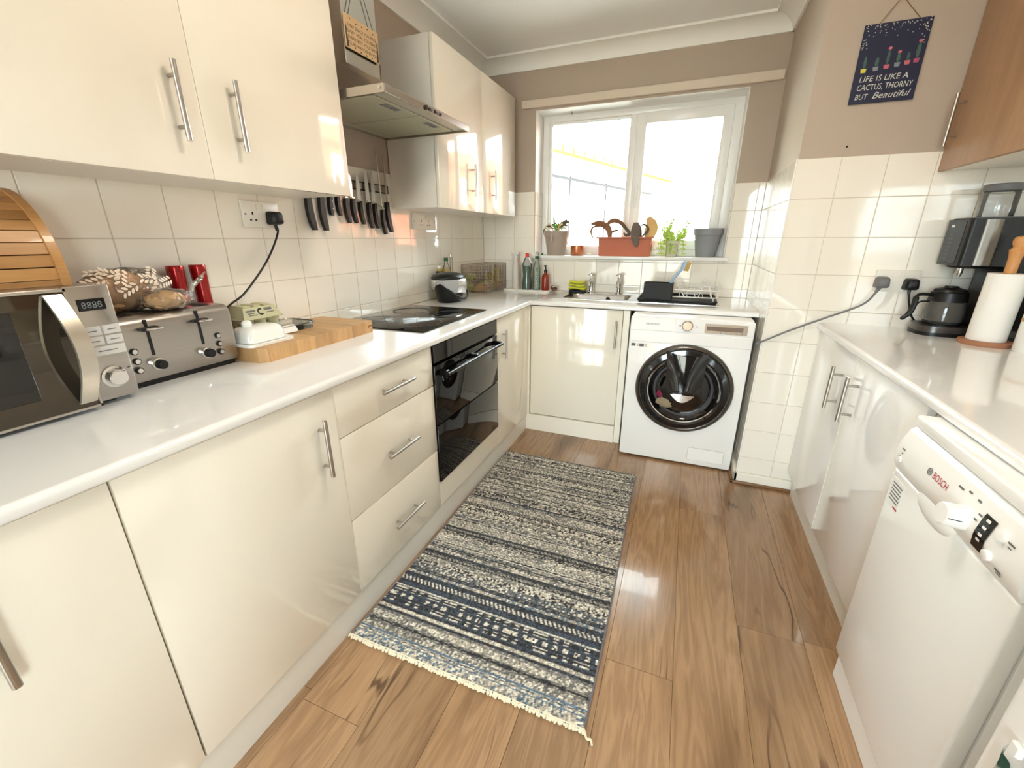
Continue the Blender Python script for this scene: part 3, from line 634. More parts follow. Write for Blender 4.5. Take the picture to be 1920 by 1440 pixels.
# ================================================================== ON THE LEFT WORKTOP
# microwave
MX, MY0, MY1, MZ0, MZ1 = .262, -2.965, -2.497, .878, 1.130
t = T('microwave', 'stainless steel microwave with a mirrored door and bowed handle', 'microwave', (.14, -2.73, H))
O('casing', Geo().box(.022, MX-.006, MY0, MY1, MZ0, MZ1, .004, 2), M_steelh, t)
for yy in (MY0+.04, MY1-.04):
    for xx in (.05, MX-.04): O('foot', Geo().lathe(xx, yy, [(.012, H), (.012, MZ0)], 12), M_black, t)
cpn = O('control_panel', Geo().box(MX-.008, MX, -2.577, MY1, MZ0-.001, MZ1+.001, .0025, 2), M_steelh, t)
O('display', Geo().box(MX-.001, MX+.0015, -2.560, -2.511, 1.078, 1.103, .001, 1), M_blackglass, cpn)
text('digits', '8888', (MX+.0016, -2.5545, 1.0835), (0, 1, 0), (0, 0, 1), mat('lcd_digits', (.45, .48, .50), .5), cpn, size=.0195, width=.036)
M_btn = mat('silver_button', (.82, .81, .80), .4, .3)
for (a, b, c, d_) in ((-2.568, -2.534, 1.024, 1.044), (-2.531, -2.4985, 1.024, 1.044), (-2.568, -2.534, 1.002, 1.021), (-2.531, -2.4985, 1.002, 1.021), (-2.568, -2.4985, .978, .999)):
    O('button', Geo().box(MX-.001, MX+.003, a, b, c, d_, .001, 1), M_btn, cpn); O('button_mark', Geo().box(MX+.003, MX+.0034, a+(b-a)*.25, b-(b-a)*.25, (c+d_)/2-.001, (c+d_)/2+.001), M_inkg, cpn, smooth=0)
O('dial', Geo().lathe(-2.536, .927, [(.0245, MX-.001), (.0245, MX+.003), (.019, MX+.004), (.0185, MX+.020), (.0165, MX+.022)], 32, 'x'), M_chrome, cpn)
text('dial_mark', '+', (MX+.0005, -2.508, .936), (0, 1, 0), (0, 0, 1), M_inkg, cpn, size=.014); text('dial_mark', '-', (MX+.0005, -2.570, .914), (0, 1, 0), (0, 0, 1), M_inkg, cpn, size=.018)
dr = O('door', Geo().box(MX-.008, MX+.018, MY0-.001, -2.580, MZ0-.002, MZ1-.002, .003, 2), M_mirror, t)
O('window', Geo().box(MX+.0175, MX+.0192, MY0+.04, -2.668, .918, 1.094, .0008, 1), mat('dark_oven_window', (.10, .09, .075), .06, .3, coat=.5), dr)
g = frame(0, 1, 0, 1, 0, 0, 0, 0, 0, 0) if False else Geo()
g.box(MX+.016, MX+.0200, MY0-.001, -2.579, MZ1-.006, MZ1-.001); g.box(MX+.016, MX+.020, MY0-.001, -2.579, MZ0-.003, MZ0+.002); g.box(MX+.016, MX+.020, -2.583, -2.579, MZ0-.003, MZ1-.001)
O('door_edge', g, M_steel, dr, smooth=0)
pts = []
hg = Geo()
def hfn(u, v):
    zz = MZ0+.012+(MZ1-MZ0-.022)*v; bow = math.sin(v*PI); return (MX+.019+.040*bow+.004, -2.616+.029*u+.006*bow, zz)
n = 20
for u0, u1, d0 in ((0, 1, 0),):
    vs_ = []; 
    for k in range(n+1):
        p = hfn(0, k/n); q = hfn(1, k/n); vs_ += [p, q, (q[0]-.007, q[1], q[2]), (p[0]-.007, p[1], p[2])]
    fs_ = [(3, 2, 1, 0), (n*4, n*4+1, n*4+2, n*4+3)]
    for k in range(n):
        for e in range(4): fs_.append((k*4+e, k*4+(e+1) % 4, (k+1)*4+(e+1) % 4, (k+1)*4+e))
    hg.add(vs_, fs_)
O('handle', hg, mat('satin_silver', (.80, .77, .72), .30, .85), dr)

# bread bin with roll top on the microwave
t = T('bread_bin', 'wooden roll-top bread bin with slatted front standing on the microwave', 'bread bin', (.11, -2.75, MZ1))
BY0, BY1, BX0, BX1, BZ0 = -2.96, -2.532, .02, .207, MZ1+.0005
RX, RZ = BX1-.052, .200
def prof(k, n, off=0):
    a = (PI/2)*k/n; return (.052+(RX-off)*math.cos(a), BZ0+.012+(RZ-.012-off)*math.sin(a))
for ya, yb in ((BY1-.016, BY1), (BY0, BY0+.016)):
    O('side_panel', Geo().prism([(BX0, BZ0), (BX1, BZ0)]+[prof(k, 14) for k in range(15)]+[(BX0, BZ0+RZ)], ya, yb, 'y'), M_binwood, t)
O('base', Geo().box(BX0, BX1-.004, BY0+.016, BY1-.016, BZ0, BZ0+.012), M_binwood, t, smooth=0)
O('back', Geo().box(BX0, BX0+.008, BY0+.016, BY1-.016, BZ0+.012, BZ0+RZ-.004), M_binwood, t, smooth=0)
O('inner_lining', Geo().prism([prof(k, 14, .012) for k in range(15)]+[prof(k, 14, .016) for k in range(14, -1, -1)], BY0+.016, BY1-.016, 'y'), mat('dark_gap_wood', (.30, .18, .09), .8), t)
ns_ = 11
for k in range(ns_):
    a0, a1 = prof(k+.05, ns_, .004), prof(k+.95, ns_, .004); b0, b1 = prof(k+.05, ns_, .011), prof(k+.95, ns_, .011)
    O('slat', Geo().prism([a0, a1, b1, b0], BY0+.016, BY1-.016, 'y'), M_binwood, t, smooth=0)
O('top', Geo().box(BX0, .055, BY0+.016, BY1-.016, BZ0+RZ-.010, BZ0+RZ), M_binwood, t, smooth=0)

# toaster
TX0, TX1, TY0, TY1, TZ0, TZ1 = .075, .212, -2.490, -2.200, .880, 1.045
t = T('toaster', 'four-slot brushed steel toaster with two levers and dials', 'toaster', (.14, -2.345, H))
pf = [(TX0+.004, TZ0), (TX1-.012, TZ0), (TX1-.006, TZ0+.01), (TX1-.002, TZ0+.06)]+arc((TX1-.028, TZ1-.026), .026, 0.1, PI/2, 6)+arc((TX0+.026, TZ1-.026), .026, PI/2, PI-.1, 6)+[(TX0, TZ0+.03)]
body = O('shell', Geo().prism(pf, TY0+.006, TY1-.006, 'y'), M_steelh, t)
O('end_cap', Geo().prism([(x_+(.142-x_)*.02, z_+(.96-z_)*.02) for x_, z_ in pf], TY1-.006, TY1, 'y'), M_steel, t)
O('end_cap', Geo().prism([(x_+(.142-x_)*.02, z_+(.96-z_)*.02) for x_, z_ in pf], TY0, TY0+.006, 'y'), M_steel, t)
O('base', Geo().box(TX0+.008, TX1-.014, TY0+.008, TY1-.008, H, TZ0+.001), M_black, t, smooth=0)
for yy in (-2.437, -2.375, -2.312, -2.253): O('slot', Geo().box(TX0+.022, TX1-.030, yy-.014, yy+.014, TZ1-.001, TZ1+.0008), M_dark, t, smooth=0)
FX = TX1-.001
def tp(u, v): return onx(u, v, FX)
for (ua, va), (ub, vb), (uk, vk) in (((271, 600), (289, 666), (278, 615)), ((367, 583), (382, 645), (372, 600))):
    a, b, k = tp(ua, va), tp(ub, vb), tp(uk, vk); yy = (a.y+b.y)/2
    O('lever_slot', Geo().box(FX-.008, FX+.0012, yy-.0035, yy+.0035, b.z, a.z, .001, 1), M_black, t)
    lv = O('lever', Geo().box(FX, FX+.022, yy-.020, yy+.020, k.z-.005, k.z+.005, .0045, 2), M_black, t)
    O('lever_trim', Geo().box(FX+.020, FX+.026, yy-.014, yy+.024, k.z-.003, k.z+.003, .0025, 2), M_chrome, lv)
for u, v in ((297, 682), (388, 661)):
    p = tp(u, v); d = O('dial', Geo().lathe(p.y, p.z, [(.0155, FX-.006), (.0155, FX+.006), (.013, FX+.008)], 24, 'x'), M_chrome, t)
    O('dial_cap', Geo().lathe(p.y, p.z, [(.0125, FX+.006), (.0115, FX+.022), (.010, FX+.024)], 24, 'x'), M_black, d)
for u, v in ((251, 660), (257, 678), (262, 695), (408, 629), (411.5, 644), (415, 659)):
    p = tp(u, v); d = O('button', Geo().lathe(p.y, p.z, [(.0085, FX-.006), (.0085, FX+.003), (.007, FX+.0035)], 16, 'x'), M_black, t); O('button_cap', Geo().lathe(p.y, p.z, [(.0062, FX+.003), (.0058, FX+.0055)], 16, 'x'), M_chrome, d)

# bagged bread on the toaster
M_crust = mat('bread_crust', (.90, .70, .50), .7, var=.25, vscale=14, bump=.3, bscale=60)
M_bag = film('bread_bag_film', (.96, .93, .88), .07, .10, .9)
_n = M_bag.node_tree.nodes; _L = M_bag.node_tree.links.new
_nz = _n.new('ShaderNodeTexNoise'); _nz.inputs['Scale'].default_value = 38; _nz.inputs['Distortion'].default_value = 1.5; _tc = _n.new('ShaderNodeTexCoord'); _L(_tc.outputs['Object'], _nz.inputs['Vector'])
_bp = _n.new('ShaderNodeBump'); _bp.inputs['Strength'].default_value = .9; _bp.inputs['Distance'].default_value = .01; _L(_nz.outputs['Fac'], _bp.inputs['Height'])
for _x in _n:
    if _x.type in ('BSDF_GLOSSY', 'FRESNEL'): _L(_bp.outputs['Normal'], _x.inputs['Normal'])
M_leafprint = mat('pale_leaf_print', (.93, .87, .80), .6)
def leafprint(c, r, dirs, parent):
    # printed sprigs on the bag: pairs of small leaves along a stem
    g_ = Geo(); c = Vector(c)
    for th, ph, ang in dirs:
        q_ = Vector((math.cos(ph)*math.cos(th), math.cos(ph)*math.sin(th), math.sin(ph)))
        P_ = c+Vector((q_.x*r[0], q_.y*r[1], q_.z*r[2])); N_ = Vector((q_.x/r[0], q_.y/r[1], q_.z/r[2])).normalized()
        a_ = N_.cross(Vector((0, 0, 1))).normalized(); b_ = N_.cross(a_); u_ = a_*math.cos(ang)+b_*math.sin(ang); v_ = N_.cross(u_)
        for k_ in range(4):
            for sg_ in (-1, 1):
                o_ = P_+u_*(k_*.011-.016)+v_*sg_*.007; ax = (u_*.7+v_*sg_*.7).normalized(); bx = N_.cross(ax)
                g_.add([o_+N_*(.0035-.0002*k_)+ax*(.0075*math.cos(t_*PI/4))+bx*(.0034*math.sin(t_*PI/4)) for t_ in range(8)], [tuple(range(8))])
    o_ = O('leaf_print', g_, M_leafprint, parent, smooth=0); o_['kind'] = 'stuff'
def wob(a, s): return lambda q: 1+a*math.sin(q.x*s+1)*math.cos(q.y*s*1.3)+a*.6*math.sin(q.z*s*2+q.y*s)
t = T('bread_loaf', 'long brown loaf in a clear bag printed with pale leaves behind the microwave corner', 'bread', (.12, -2.43, TZ1))
O('loaf', Geo().ball((.104, -2.408, TZ1+.0535), .033, .078, .052, 24, 14, wob(.05, 3)), M_crust, t)
bg_ = O('bag', Geo().ball((.104, -2.385, TZ1+.0555), .038, .104, .056, 40, 20, wob(.035, 9)), M_bag, t)
leafprint((.104, -2.385, TZ1+.0555), (.038, .104, .056), [(-.9, .45, .3), (-.25, .62, 1.2), (-.15, .05, .5), (.40, .45, -.2), (.45, -.10, .9), (.95, .25, .2), (.75, .75, .8), (-1.2, .9, .1), (-.6, .85, -.5)], t)
t = T('bread_roll', 'pale bread roll in a clear plastic bag on top of the toaster', 'bread', (.178, -2.335, TZ1))
O('roll', Geo().ball((.178, -2.345, TZ1+.026), .027, .050, .025, 24, 12, wob(.05, 4)), mat('pale_crust', (.87, .70, .47), .7, var=.2, vscale=12, bump=.3), t)
g = Geo().ball((.178, -2.335, TZ1+.0285), .032, .064, .0285, 36, 16, wob(.05, 8))
g.grid(lambda u, v: (.160+.02*u+.012*math.sin(6*v+2*u), -2.285+.055*v, TZ1+.03+.05*v+.014*math.sin(5*u+4*v)), 10, 10)
O('bag', g, M_bag, t)

# red mills
ZBm = H+.0455
for i, (yy, lb) in enumerate(((-2.218, 'red metal mill behind the toaster, beside the bread bag'), (-2.152, 'red metal mill behind the toaster, nearest the black cable'))):
    t = T('spice_mill', lb, 'mill', (.036, yy, H), group='pair of red mills')
    zm = H if i == 0 else ZBm
    O('body', Geo().lathe(.036, yy, [(.027, zm), (.0275, zm+.02), (.023, H+.13), (.0205, H+.19), (.0215, H+.235), (.0225, H+.268)], 28), M_red, t)
    O('cap', Geo().lathe(.036, yy, [(.0225, H+.2685), (.0228, H+.279), (.0215, H+.284), (.006, H+.2845)], 28), M_red, t)

# chopping board of end-grain strips
CB = (.022, .298, -2.190, -1.678, H, H+.045)
t = T('chopping_board', 'thick bamboo block chopping board on the worktop beside the hob', 'chopping board', (.16, -1.934, H))
nb = 20; wy = (CB[3]-CB[2])/nb
M_b2 = wood('bamboo_top', (.66, .48, .31), (.58, .41, .25), (.50, .34, .20), .55, 'x', 2)
for k in range(nb):
    a, b = CB[2]+k*wy, CB[2]+(k+1)*wy; g = Geo()
    if k == 0: g.prism([(CB[0], a+.02), (CB[0]+.02, a), (CB[1]-.02, a), (CB[1], a+.02), (CB[1], b), (CB[0], b)], CB[4], CB[5], 'z')
    elif k == nb-1: g.prism([(CB[0], a), (CB[1], a), (CB[1], b-.012), (CB[1]-.012, b), (CB[0]+.012, b), (CB[0], b-.012)], CB[4], CB[5], 'z')
    else: g.box(CB[0], CB[1], a+.0001, b-.0001, CB[4], CB[5])
    O('block_strip', g, M_bamboo, t, smooth=0)
O('burnt_mark', Geo().box(CB[1]-.0002, CB[1]+.0004, -1.716, -1.708, H+.022, H+.030).box(CB[1]-.0002, CB[1]+.0004, -1.706, -1.692, H+.025, H+.030), mat('burnt_mark', (.50, .33, .17), .8), t, smooth=0)
ZB = CB[5]
# butter dish
t = T('butter_dish', 'white ceramic butter dish with a knobbed lid on the board', 'butter dish', (.21, -2.11, ZB))
O('dish', Geo().prism(rrect(.135, .265, -2.196, -2.030, .02), ZB+.0005, ZB+.008, 'z'), mat('white_ceramic', (.94, .94, .92), .12, coat=.5), t)
def lid(u, v):
    a = rrect(.150, .250, -2.184, -2.048, .022)[0]
    return a
g = Geo(); rings = [(0, .009), (.001, .030), (.008, .045), (.02, .053), (.035, .056)]
base = rrect(.150, .250, -2.184, -2.048, .024); cxm, cym = .2, -2.116; nR = len(base)
for off, h in rings:
    for x_, y_ in base:
        fx = 1-off/.06; g.v.append((cxm+(x_-cxm)*fx, cym+(y_-cym)*(1-off/.09), ZB+h))
for r_ in range(len(rings)-1):
    for k in range(nR): g.f.append((r_*nR+k, r_*nR+(k+1) % nR, (r_+1)*nR+(k+1) % nR, (r_+1)*nR+k))
g.f.append(tuple((len(rings)-1)*nR+k for k in range(nR)))
ld = O('lid', g, MATS['white_ceramic'], t, smooth=60)
O('knob', Geo().ball((.200, -2.150, ZB+.062), .016, .016, .014, 16, 10), MATS['white_ceramic'], ld)
# clear tub with a label, egg carton on it
t = T('plastic_tub', 'low clear plastic tub with a white label lying on the board', 'tub', (.12, -1.97, ZB))
O('tub_wall', Geo().prism(rrect(.04, .175, -2.04, -1.86, .02), ZB+.0005, ZB+.022, 'z'), M_glass, t)
O('tub_rim', Geo().tube([(x_, y_, ZB+.022) for x_, y_ in rrect(.036, .18, -2.045, -1.855, .024)+[rrect(.036, .18, -2.045, -1.855, .024)[0]]], .003, 6), M_clear, t)
O('label', Geo().grid(lambda u, v: (.172+.022*v, -2.018+.062*u, ZB+.026-.022*v*v), 6, 8), M_paper, t)
M_egg = mat('green_paper_pulp', (.77, .755, .62), .95, var=.06, vscale=60, bump=.6, bscale=200)
t = T('egg_carton', 'pale green pulp egg carton beside the butter dish', 'egg carton', (.1, -2.05, ZB+.025))
ey0, ey1, ex0, ex1, ez = -2.118, -1.975, .045, .150, ZB+.0255
g = Geo()
for i in range(3):
    for j in range(2):
        cx_ = ex0+(ex1-ex0)*(j+.5)/2; cy_ = ey0+(ey1-ey0)*(i+.5)/3
        g.lathe(cx_, cy_, [(.015, ez), (.019, ez+.012), (.0245, ez+.036)], 14)
O('cups', g, M_egg, t)
O('rim', Geo().box(ex0-.004, ex1+.004, ey0-.004, ey1+.004, ez+.036, ez+.040, .0015, 1), M_egg, t)
g = Geo(); a, b = (ex0, ex1, ey0, ey1), (ex0+.016, ex1-.016, ey0+.014, ey1-.014)
g.add([(a[0], a[2], ez+.040), (a[1], a[2], ez+.040), (a[1], a[3], ez+.040), (a[0], a[3], ez+.040), (b[0], b[2], ez+.074), (b[1], b[2], ez+.074), (b[1], b[3], ez+.074), (b[0], b[3], ez+.074)], [(3, 2, 1, 0), (4, 5, 6, 7), (0, 1, 5, 4), (1, 2, 6, 5), (2, 3, 7, 6), (3, 0, 4, 7)])
for i in range(3): g.box(b[0]+.004, b[1]-.004, b[2]+.006+i*.037, b[2]+.032+i*.037, ez+.073, ez+.079, .002, 1)
ld = O('carton_lid', g, M_egg, t, smooth=0)
sl = Vector((-.016, 0, .034)).normalized()
def cp_(yy, h): return Vector((a[1]-.016*(h-.040)/.034, yy, ez+h))
nrm_ = Vector((.034, 0, .016)).normalized()
def bar(y0_, y1_, h0, h1):
    q_ = [cp_(y0_, h0), cp_(y1_, h0), cp_(y1_, h1), cp_(y0_, h1)]; g_ = Geo(); g_.add([p_+nrm_*.0006 for p_ in q_], [(0, 1, 2, 3)]); O('print', g_, M_inkg, ld, smooth=0)
bar(-2.100, -2.066, .060, .066); bar(-2.098, -2.070, .054, .057); bar(-2.096, -2.064, .048, .051); bar(-2.034, -2.004, .060, .068); bar(-2.030, -2.000, .052, .055)
g_ = Geo(); ou = [(-2.048+.012*math.cos(k), .058+.011*math.sin(k)) for k in [.9+.45*j for j in range(11)]]; inn = [(-2.048+.007*math.cos(k), .058+.006*math.sin(k)) for k in [.9+.45*j for j in range(11)]]
g_.v = [tuple(cp_(p_[0], p_[1])+nrm_*.0006) for p_ in ou+inn]; g_.f = [(k, k+1, 12+k, 11+k) for k in range(10)]
O('emblem', g_, M_ink, ld, smooth=0)

# food caddy
t = T('food_caddy', 'black food waste caddy with a white liner draped over its rim', 'bin', (.15, -.80, H))
CXc, CYc = .150, -.798
O('bucket', Geo().lathe(CXc, CYc, [(.062, H), (.068, H+.004), (.080, H+.06), (.088, H+.125), (.090, H+.128), (.084, H+.128), (.06, H+.02)], 40, sy=1.22), M_black, t, smooth=50)
O('lid', Geo().lathe(CXc-.008, CYc, [(.094, H+.134), (.095, H+.142), (.085, H+.158), (.05, H+.168), (.02, H+.169)], 40, sy=1.2), M_black, t, smooth=50)
g = Geo(); nL = 96
def liner(u, v):
    a = 2*PI*u; drop = .040+.018*math.sin(2*a+.8)+.010*math.sin(5*a)+.045*max(0, math.cos(a+.55))**3+.045*max(0, math.cos(a-1.2))**6
    if v < .3: r = .082+.012*(v/.3); z = H+.126+.009*math.sin(v/.3*PI/2)
    else: w_ = (v-.3)/.7; r = .094-.001*w_+.006*w_*math.sin(9*a)*.6+.007*math.sin(PI*w_); z = H+.135-drop*w_
    return (CXc+r*math.cos(a), CYc+r*1.22*math.sin(a), z)
g.grid(liner, nL, 12)
O('liner', g, film('white_liner_film', (.95, .96, .97), .42, .25, .45), t)
O('handle', Geo().tube(spline([(CXc+.02, CYc-.118, H+.105), (CXc+.085, CYc-.07, H+.045), (CXc+.098, CYc, H+.022), (CXc+.085, CYc+.07, H+.045), (CXc+.02, CYc+.118, H+.105)], 8), .006, 8), M_blackm, t)

def bottle(name, label, cx, cy, z, prof, m, cap=None, capm=None, lab=None, labm=None, n=24, group=None, cat='bottle', liquid=None, lm=None):
    t = T(name, label, cat, (cx, cy, z), group=group)
    O('body', Geo().lathe(cx, cy, [(r, z+h) for r, h in prof], n), m, t)
    if liquid: O('liquid', Geo().lathe(cx, cy, [(r, z+h) for r, h in liquid], n), lm, t)
    if cap: O('cap', Geo().lathe(cx, cy, [(r, z+h) for r, h in cap], n), capm, t)
    if lab: O('label', Geo().lathe(cx, cy, [(r, z+h) for r, h in lab], n, cap=False), labm, t)
    return t
M_oil = mat('golden_oil', (.85, .72, .12), .1, coat=.6); M_cap = mat('green_cap', (.10, .33, .18), .4)
bottle('oil_bottle', 'golden oil bottle with a green cap behind the black caddy', .038, -.632, H+.0005, [(.029, 0), (.030, .01), (.030, .15), (.022, .185), (.012, .21), (.012, .222)], M_clear, [(.013, .222), (.013, .245)], M_cap, liquid=[(.0285, .002), (.0285, .15), (.02, .18)], lm=M_oil)
bottle('vinegar_bottle', 'small dark glass bottle with a black label behind the caddy', .036, -.715, H+.0005, [(.026, 0), (.027, .01), (.027, .13), (.012, .17), (.012, .185)], mat('amber_oil', (.72, .60, .10), .1, coat=.5), [(.0125, .185), (.0125, .20)], M_upvc, [(.0275, .06), (.0275, .15), (.018, .168)], M_black)
bottle('glass_cruet', 'slim clear glass cruet standing by the oil bottle', .036, -.565, H+.0005, [(.022, 0), (.023, .01), (.022, .12), (.009, .16), (.008, .235), (.010, .245)], M_glass, [(.007, .246), (.007, .262)], M_chrome)

# wire baskets with fruit
M_wire = mat('chrome_wire', (.74, .69, .63), .35, .4)
def basket(label, x0, x1, y0, y1, z, h, dip):
    t = T('wire_basket', label, 'basket', ((x0+x1)/2, (y0+y1)/2, z), group='wire baskets in the corner')
    r = .0019; zt = z+h
    def panel(name, P, nw, nh, dipf=None):
        g = Geo()
        for k in range(nw+1):
            u = k/nw; top = dipf(u) if dipf else 1
            g.tube([P(u, 0), P(u, top)], r, 5)
        for j in range(nh):
            v = j/nh; us = [u for u in [k/nw for k in range(nw+1)] if (dipf is None or dipf(u) >= v-1e-6)]
            if dipf is None or v <= min(dipf(k/nw) for k in range(nw+1)): g.tube([P(0, v), P(1, v)], r, 5)
            else: g.tube([P(0, v), P(.2, v)], r, 5); g.tube([P(.8, v), P(1, v)], r, 5)
        O(name, g, M_wire, t)
    dfn = lambda u: 1 if (u < .18 or u > .82) else .42
    panel('front_grid', lambda u, v: (x0+(x1-x0)*u, y0, z+.002+(h-.002)*v), 10, 9)
    panel('back_grid', lambda u, v: (x0+(x1-x0)*u, y1, z+.002+(h-.002)*v), 8, 7)
    panel('side_grid', lambda u, v: (x0, y0+(y1-y0)*u, z+.002+(h-.002)*v), 8, 7)
    panel('side_grid', lambda u, v: (x1, y0+(y1-y0)*u, z+.002+(h-.002)*v), 10, 9, dfn if dip else None)
    g = Geo()
    for k in range(9): g.tube([(x0+(x1-x0)*k/8, y0, z+.002), (x0+(x1-x0)*k/8, y1, z+.002)], r, 5)
    O('base_grid', g, M_wire, t)
    g = Geo(); rr_ = .003
    if dip:
        ya, yb = y0+(y1-y0)*.18, y0+(y1-y0)*.82
        g.tube([(x1, y0, zt), (x1, ya, zt), (x1, ya+.012, z+h*.42), (x1, yb-.012, z+h*.42), (x1, yb, zt), (x1, y1, zt), (x0, y1, zt), (x0, y0, zt), (x1, y0, zt)], rr_, 6)
    else: g.tube([(x1, y0, zt), (x1, y1, zt), (x0, y1, zt), (x0, y0, zt), (x1, y0, zt)], rr_, 6)
    O('rim', g, M_wire, t)
    return t
basket('square chrome wire basket with green apples in it', .014, .184, -.385, -.205, H, .188, True)
basket('square chrome wire basket with yellow fruit, behind the apple basket', .020, .190, -.192, -.020, H, .188, True)
def fruit(name, label, c, r, m, stem=True, group=None, sc=(1, 1, 1), cat='fruit'):
    t = T(name, label, cat, (c[0], c[1], c[2]-r*sc[2]), group=group)
    O('flesh', Geo().ball(c, r*sc[0], r*sc[1], r*sc[2], 20, 12, lambda q: 1-.10*abs(q.z)**6), m, t)
    if stem: O('stem', Geo().tube([(c[0], c[1], c[2]+r*sc[2]*.86), (c[0]+.003, c[1], c[2]+r*sc[2]*1.12)], .0015, 5), mat('brown_stem', (.32, .22, .12), .8), t)
M_app = mat('green_apple_skin', (.62, .70, .36), .3, coat=.3, var=.12, vscale=20); M_onion = mat('red_onion_skin', (.72, .42, .33), .45, var=.15, vscale=18)
ga = 'fruit in the wire baskets'; zb = H+.0045
fruit('apple', 'green apple at the bottom of the wire basket, beside the caddy', (.052, -.345, zb+.033), .033, M_app, group=ga)
fruit('apple', 'green apple piled on top of the others in the wire basket', (.056, -.338, zb+.098), .033, M_app, group=ga)
fruit('apple', 'green apple between the butternut and the basket back', (.120, -.262, zb+.036), .034, M_app, group=ga)
fruit('onion', 'reddish onion by the dipped side of the wire basket', (.150, -.298, zb+.029), .026, M_onion, group=ga, cat='vegetable')
t = T('butternut', 'pale tan squash lying along the front of the wire basket', 'vegetable', (.122, -.353, zb), group=ga)
O('flesh', Geo().ball((.120, -.355, zb+.027), .054, .025, .027, 24, 14, lambda q: 1-.22*max(0, -q.x)), mat('squash_skin', (.80, .66, .44), .5, var=.08), t)
O('stem', Geo().tube([(.066, -.355, zb+.028), (.058, -.355, zb+.03)], .004, 6), MATS['brown_stem'], t)
t = T('banana', 'yellow banana standing in the rear wire basket', 'fruit', (.15, -.11, zb), group=ga)
O('peel', Geo().tube(spline([(.160, -.165, zb+.018), (.163, -.135, zb+.06), (.158, -.11, zb+.11), (.144, -.095, zb+.15)], 6), [.006]+[.016]*17+[.005], 10), mat('banana_skin', (.80, .70, .22), .5, var=.15, vscale=25), t)
O('stalk', Geo().tube([(.144, -.095, zb+.15), (.138, -.090, zb+.165)], .004, 6), MATS['brown_stem'], t)
t = T('melon', 'yellow green melon in the rear wire basket', 'fruit', (.085, -.10, zb), group=ga)
O('flesh', Geo().ball((.085, -.10, zb+.058), .058, .055, .058, 24, 14), mat('melon_skin', (.70, .64, .28), .5, var=.15, vscale=12), t); O('stalk', Geo().tube([(.085, -.10, zb+.114), (.086, -.10, zb+.124)], .004, 6), MATS['brown_stem'], t)
fruit('apple', 'dark red apple in the rear wire basket', (.160, -.060, zb+.027), .026, mat('red_apple_skin', (.55, .13, .12), .3, coat=.3), group=ga)

# soap tray and bottles
t = T('soap_tray', 'flat white tray under the washing-up bottles', 'tray', (.41, -.10, H))
O('tray_base', Geo().prism(rrect(.232, .575, -.165, -.022, .012), H+.0002, H+.006, 'z'), M_white, t)
O('tray_rim', Geo().tube([(a, b, H+.009) for a, b in rrect(.230, .577, -.167, -.020, .014)+[rrect(.230, .577, -.167, -.020, .014)[0]]], .004, 6), M_white, t)
zt_ = H+.0062
def bp(u, y, z=zt_): return ony(u, 530, y).x
xa = ony(967, 535, -.085).x
t = bottle('spray_bottle', 'translucent white spray bottle on the soap tray', xa, -.085, zt_, [(.025, 0), (.026, .01), (.026, .13), (.023, .17), (.014, .205), (.013, .215)], mat('milky_plastic', (.90, .87, .83), .35, trans=.15), n=28)
g = Geo(); g.lathe(xa, -.085, [(.015, zt_+.214), (.015, zt_+.235), (.011, zt_+.24)], 18); g.box(xa-.034, xa+.022, -.096, -.074, zt_+.24, zt_+.262, .007, 2); g.box(xa-.030, xa-.023, -.090, -.080, zt_+.205, zt_+.245, .003, 1)
O('trigger_head', g, mat('frosted_white', (.88, .86, .84), .4), t)
xa = ony(988, 535, -.085).x
t = bottle('dish_soap', 'green washing-up liquid bottle with a red cap on the tray', xa, -.085, zt_, [(.033, 0), (.036, .008), (.035, .05), (.029, .10), (.035, .155), (.038, .172), (.026, .20), (.015, .225)], M_clear, [(.0125, .226), (.0125, .25), (.010, .254)], mat('red_cap', (.85, .18, .14), .35), liquid=[(.0345, .004), (.0335, .05), (.0278, .10), (.0335, .155), (.0365, .170)], lm=mat('green_soap', (.08, .36, .17), .1, coat=.5))
O('pour_spout', Geo().tube([(xa+.016, -.095, zt_+.222), (xa+.036, -.10, zt_+.185)], [.007, .003], 8), M_upvc, t)
xa = ony(1006, 535, -.085).x
t = bottle('clear_bottle', 'clear glass bottle with dark lettering and a green collar on the tray', xa, -.085, zt_, [(.027, 0), (.0275, .15), (.020, .18), (.012, .205), (.012, .215)], film('pale_glass', (.86, .90, .86), .22, .05, .6), [(.0135, .215), (.0135, .235)], M_cap)
O('spray_cap', Geo().lathe(xa, -.085, [(.012, zt_+.2355), (.012, zt_+.258), (.009, zt_+.262)], 16), M_clear, t)
for k in range(8): O('print_mark', Geo().box(xa+.002, xa+.016, -.1135, -.1125, zt_+.06+k*.013, zt_+.065+k*.013), M_ink, t, smooth=0)
xa = ony(1022.5, 535, -.085).x
t = bottle('soap_dispenser', 'amber red hand soap pump bottle at the end of the tray', xa, -.085, zt_, [(.026, 0), (.027, .006), (.027, .09), (.022, .107), (.011, .116), (.011, .122)], mat('amber_red_glass', (.56, .17, .10), .12, coat=.6), [(.0125, .122), (.0125, .142), (.006, .143), (.004, .165)], M_black)
O('pump_head', Geo().box(xa-.008, xa+.008, -.112, -.076, zt_+.165, zt_+.174, .003, 1), M_black, t)
xa = ony(1039, 535, -.085).x
t = T('scourer', 'round wire scourer in a small bowl on the tray', 'scourer', (xa, -.085, zt_))
O('bowl', Geo().lathe(xa, -.085, [(.016, zt_), (.025, zt_+.018), (.0235, zt_+.018), (.014, zt_+.003)], 20), mat('brown_bowl', (.45, .33, .27), .5), t)
O('wire_ball', Geo().ball((xa, -.085, zt_+.026), .020, .020, .014, 16, 10, wob(.08, 12)), M_chrome, t)

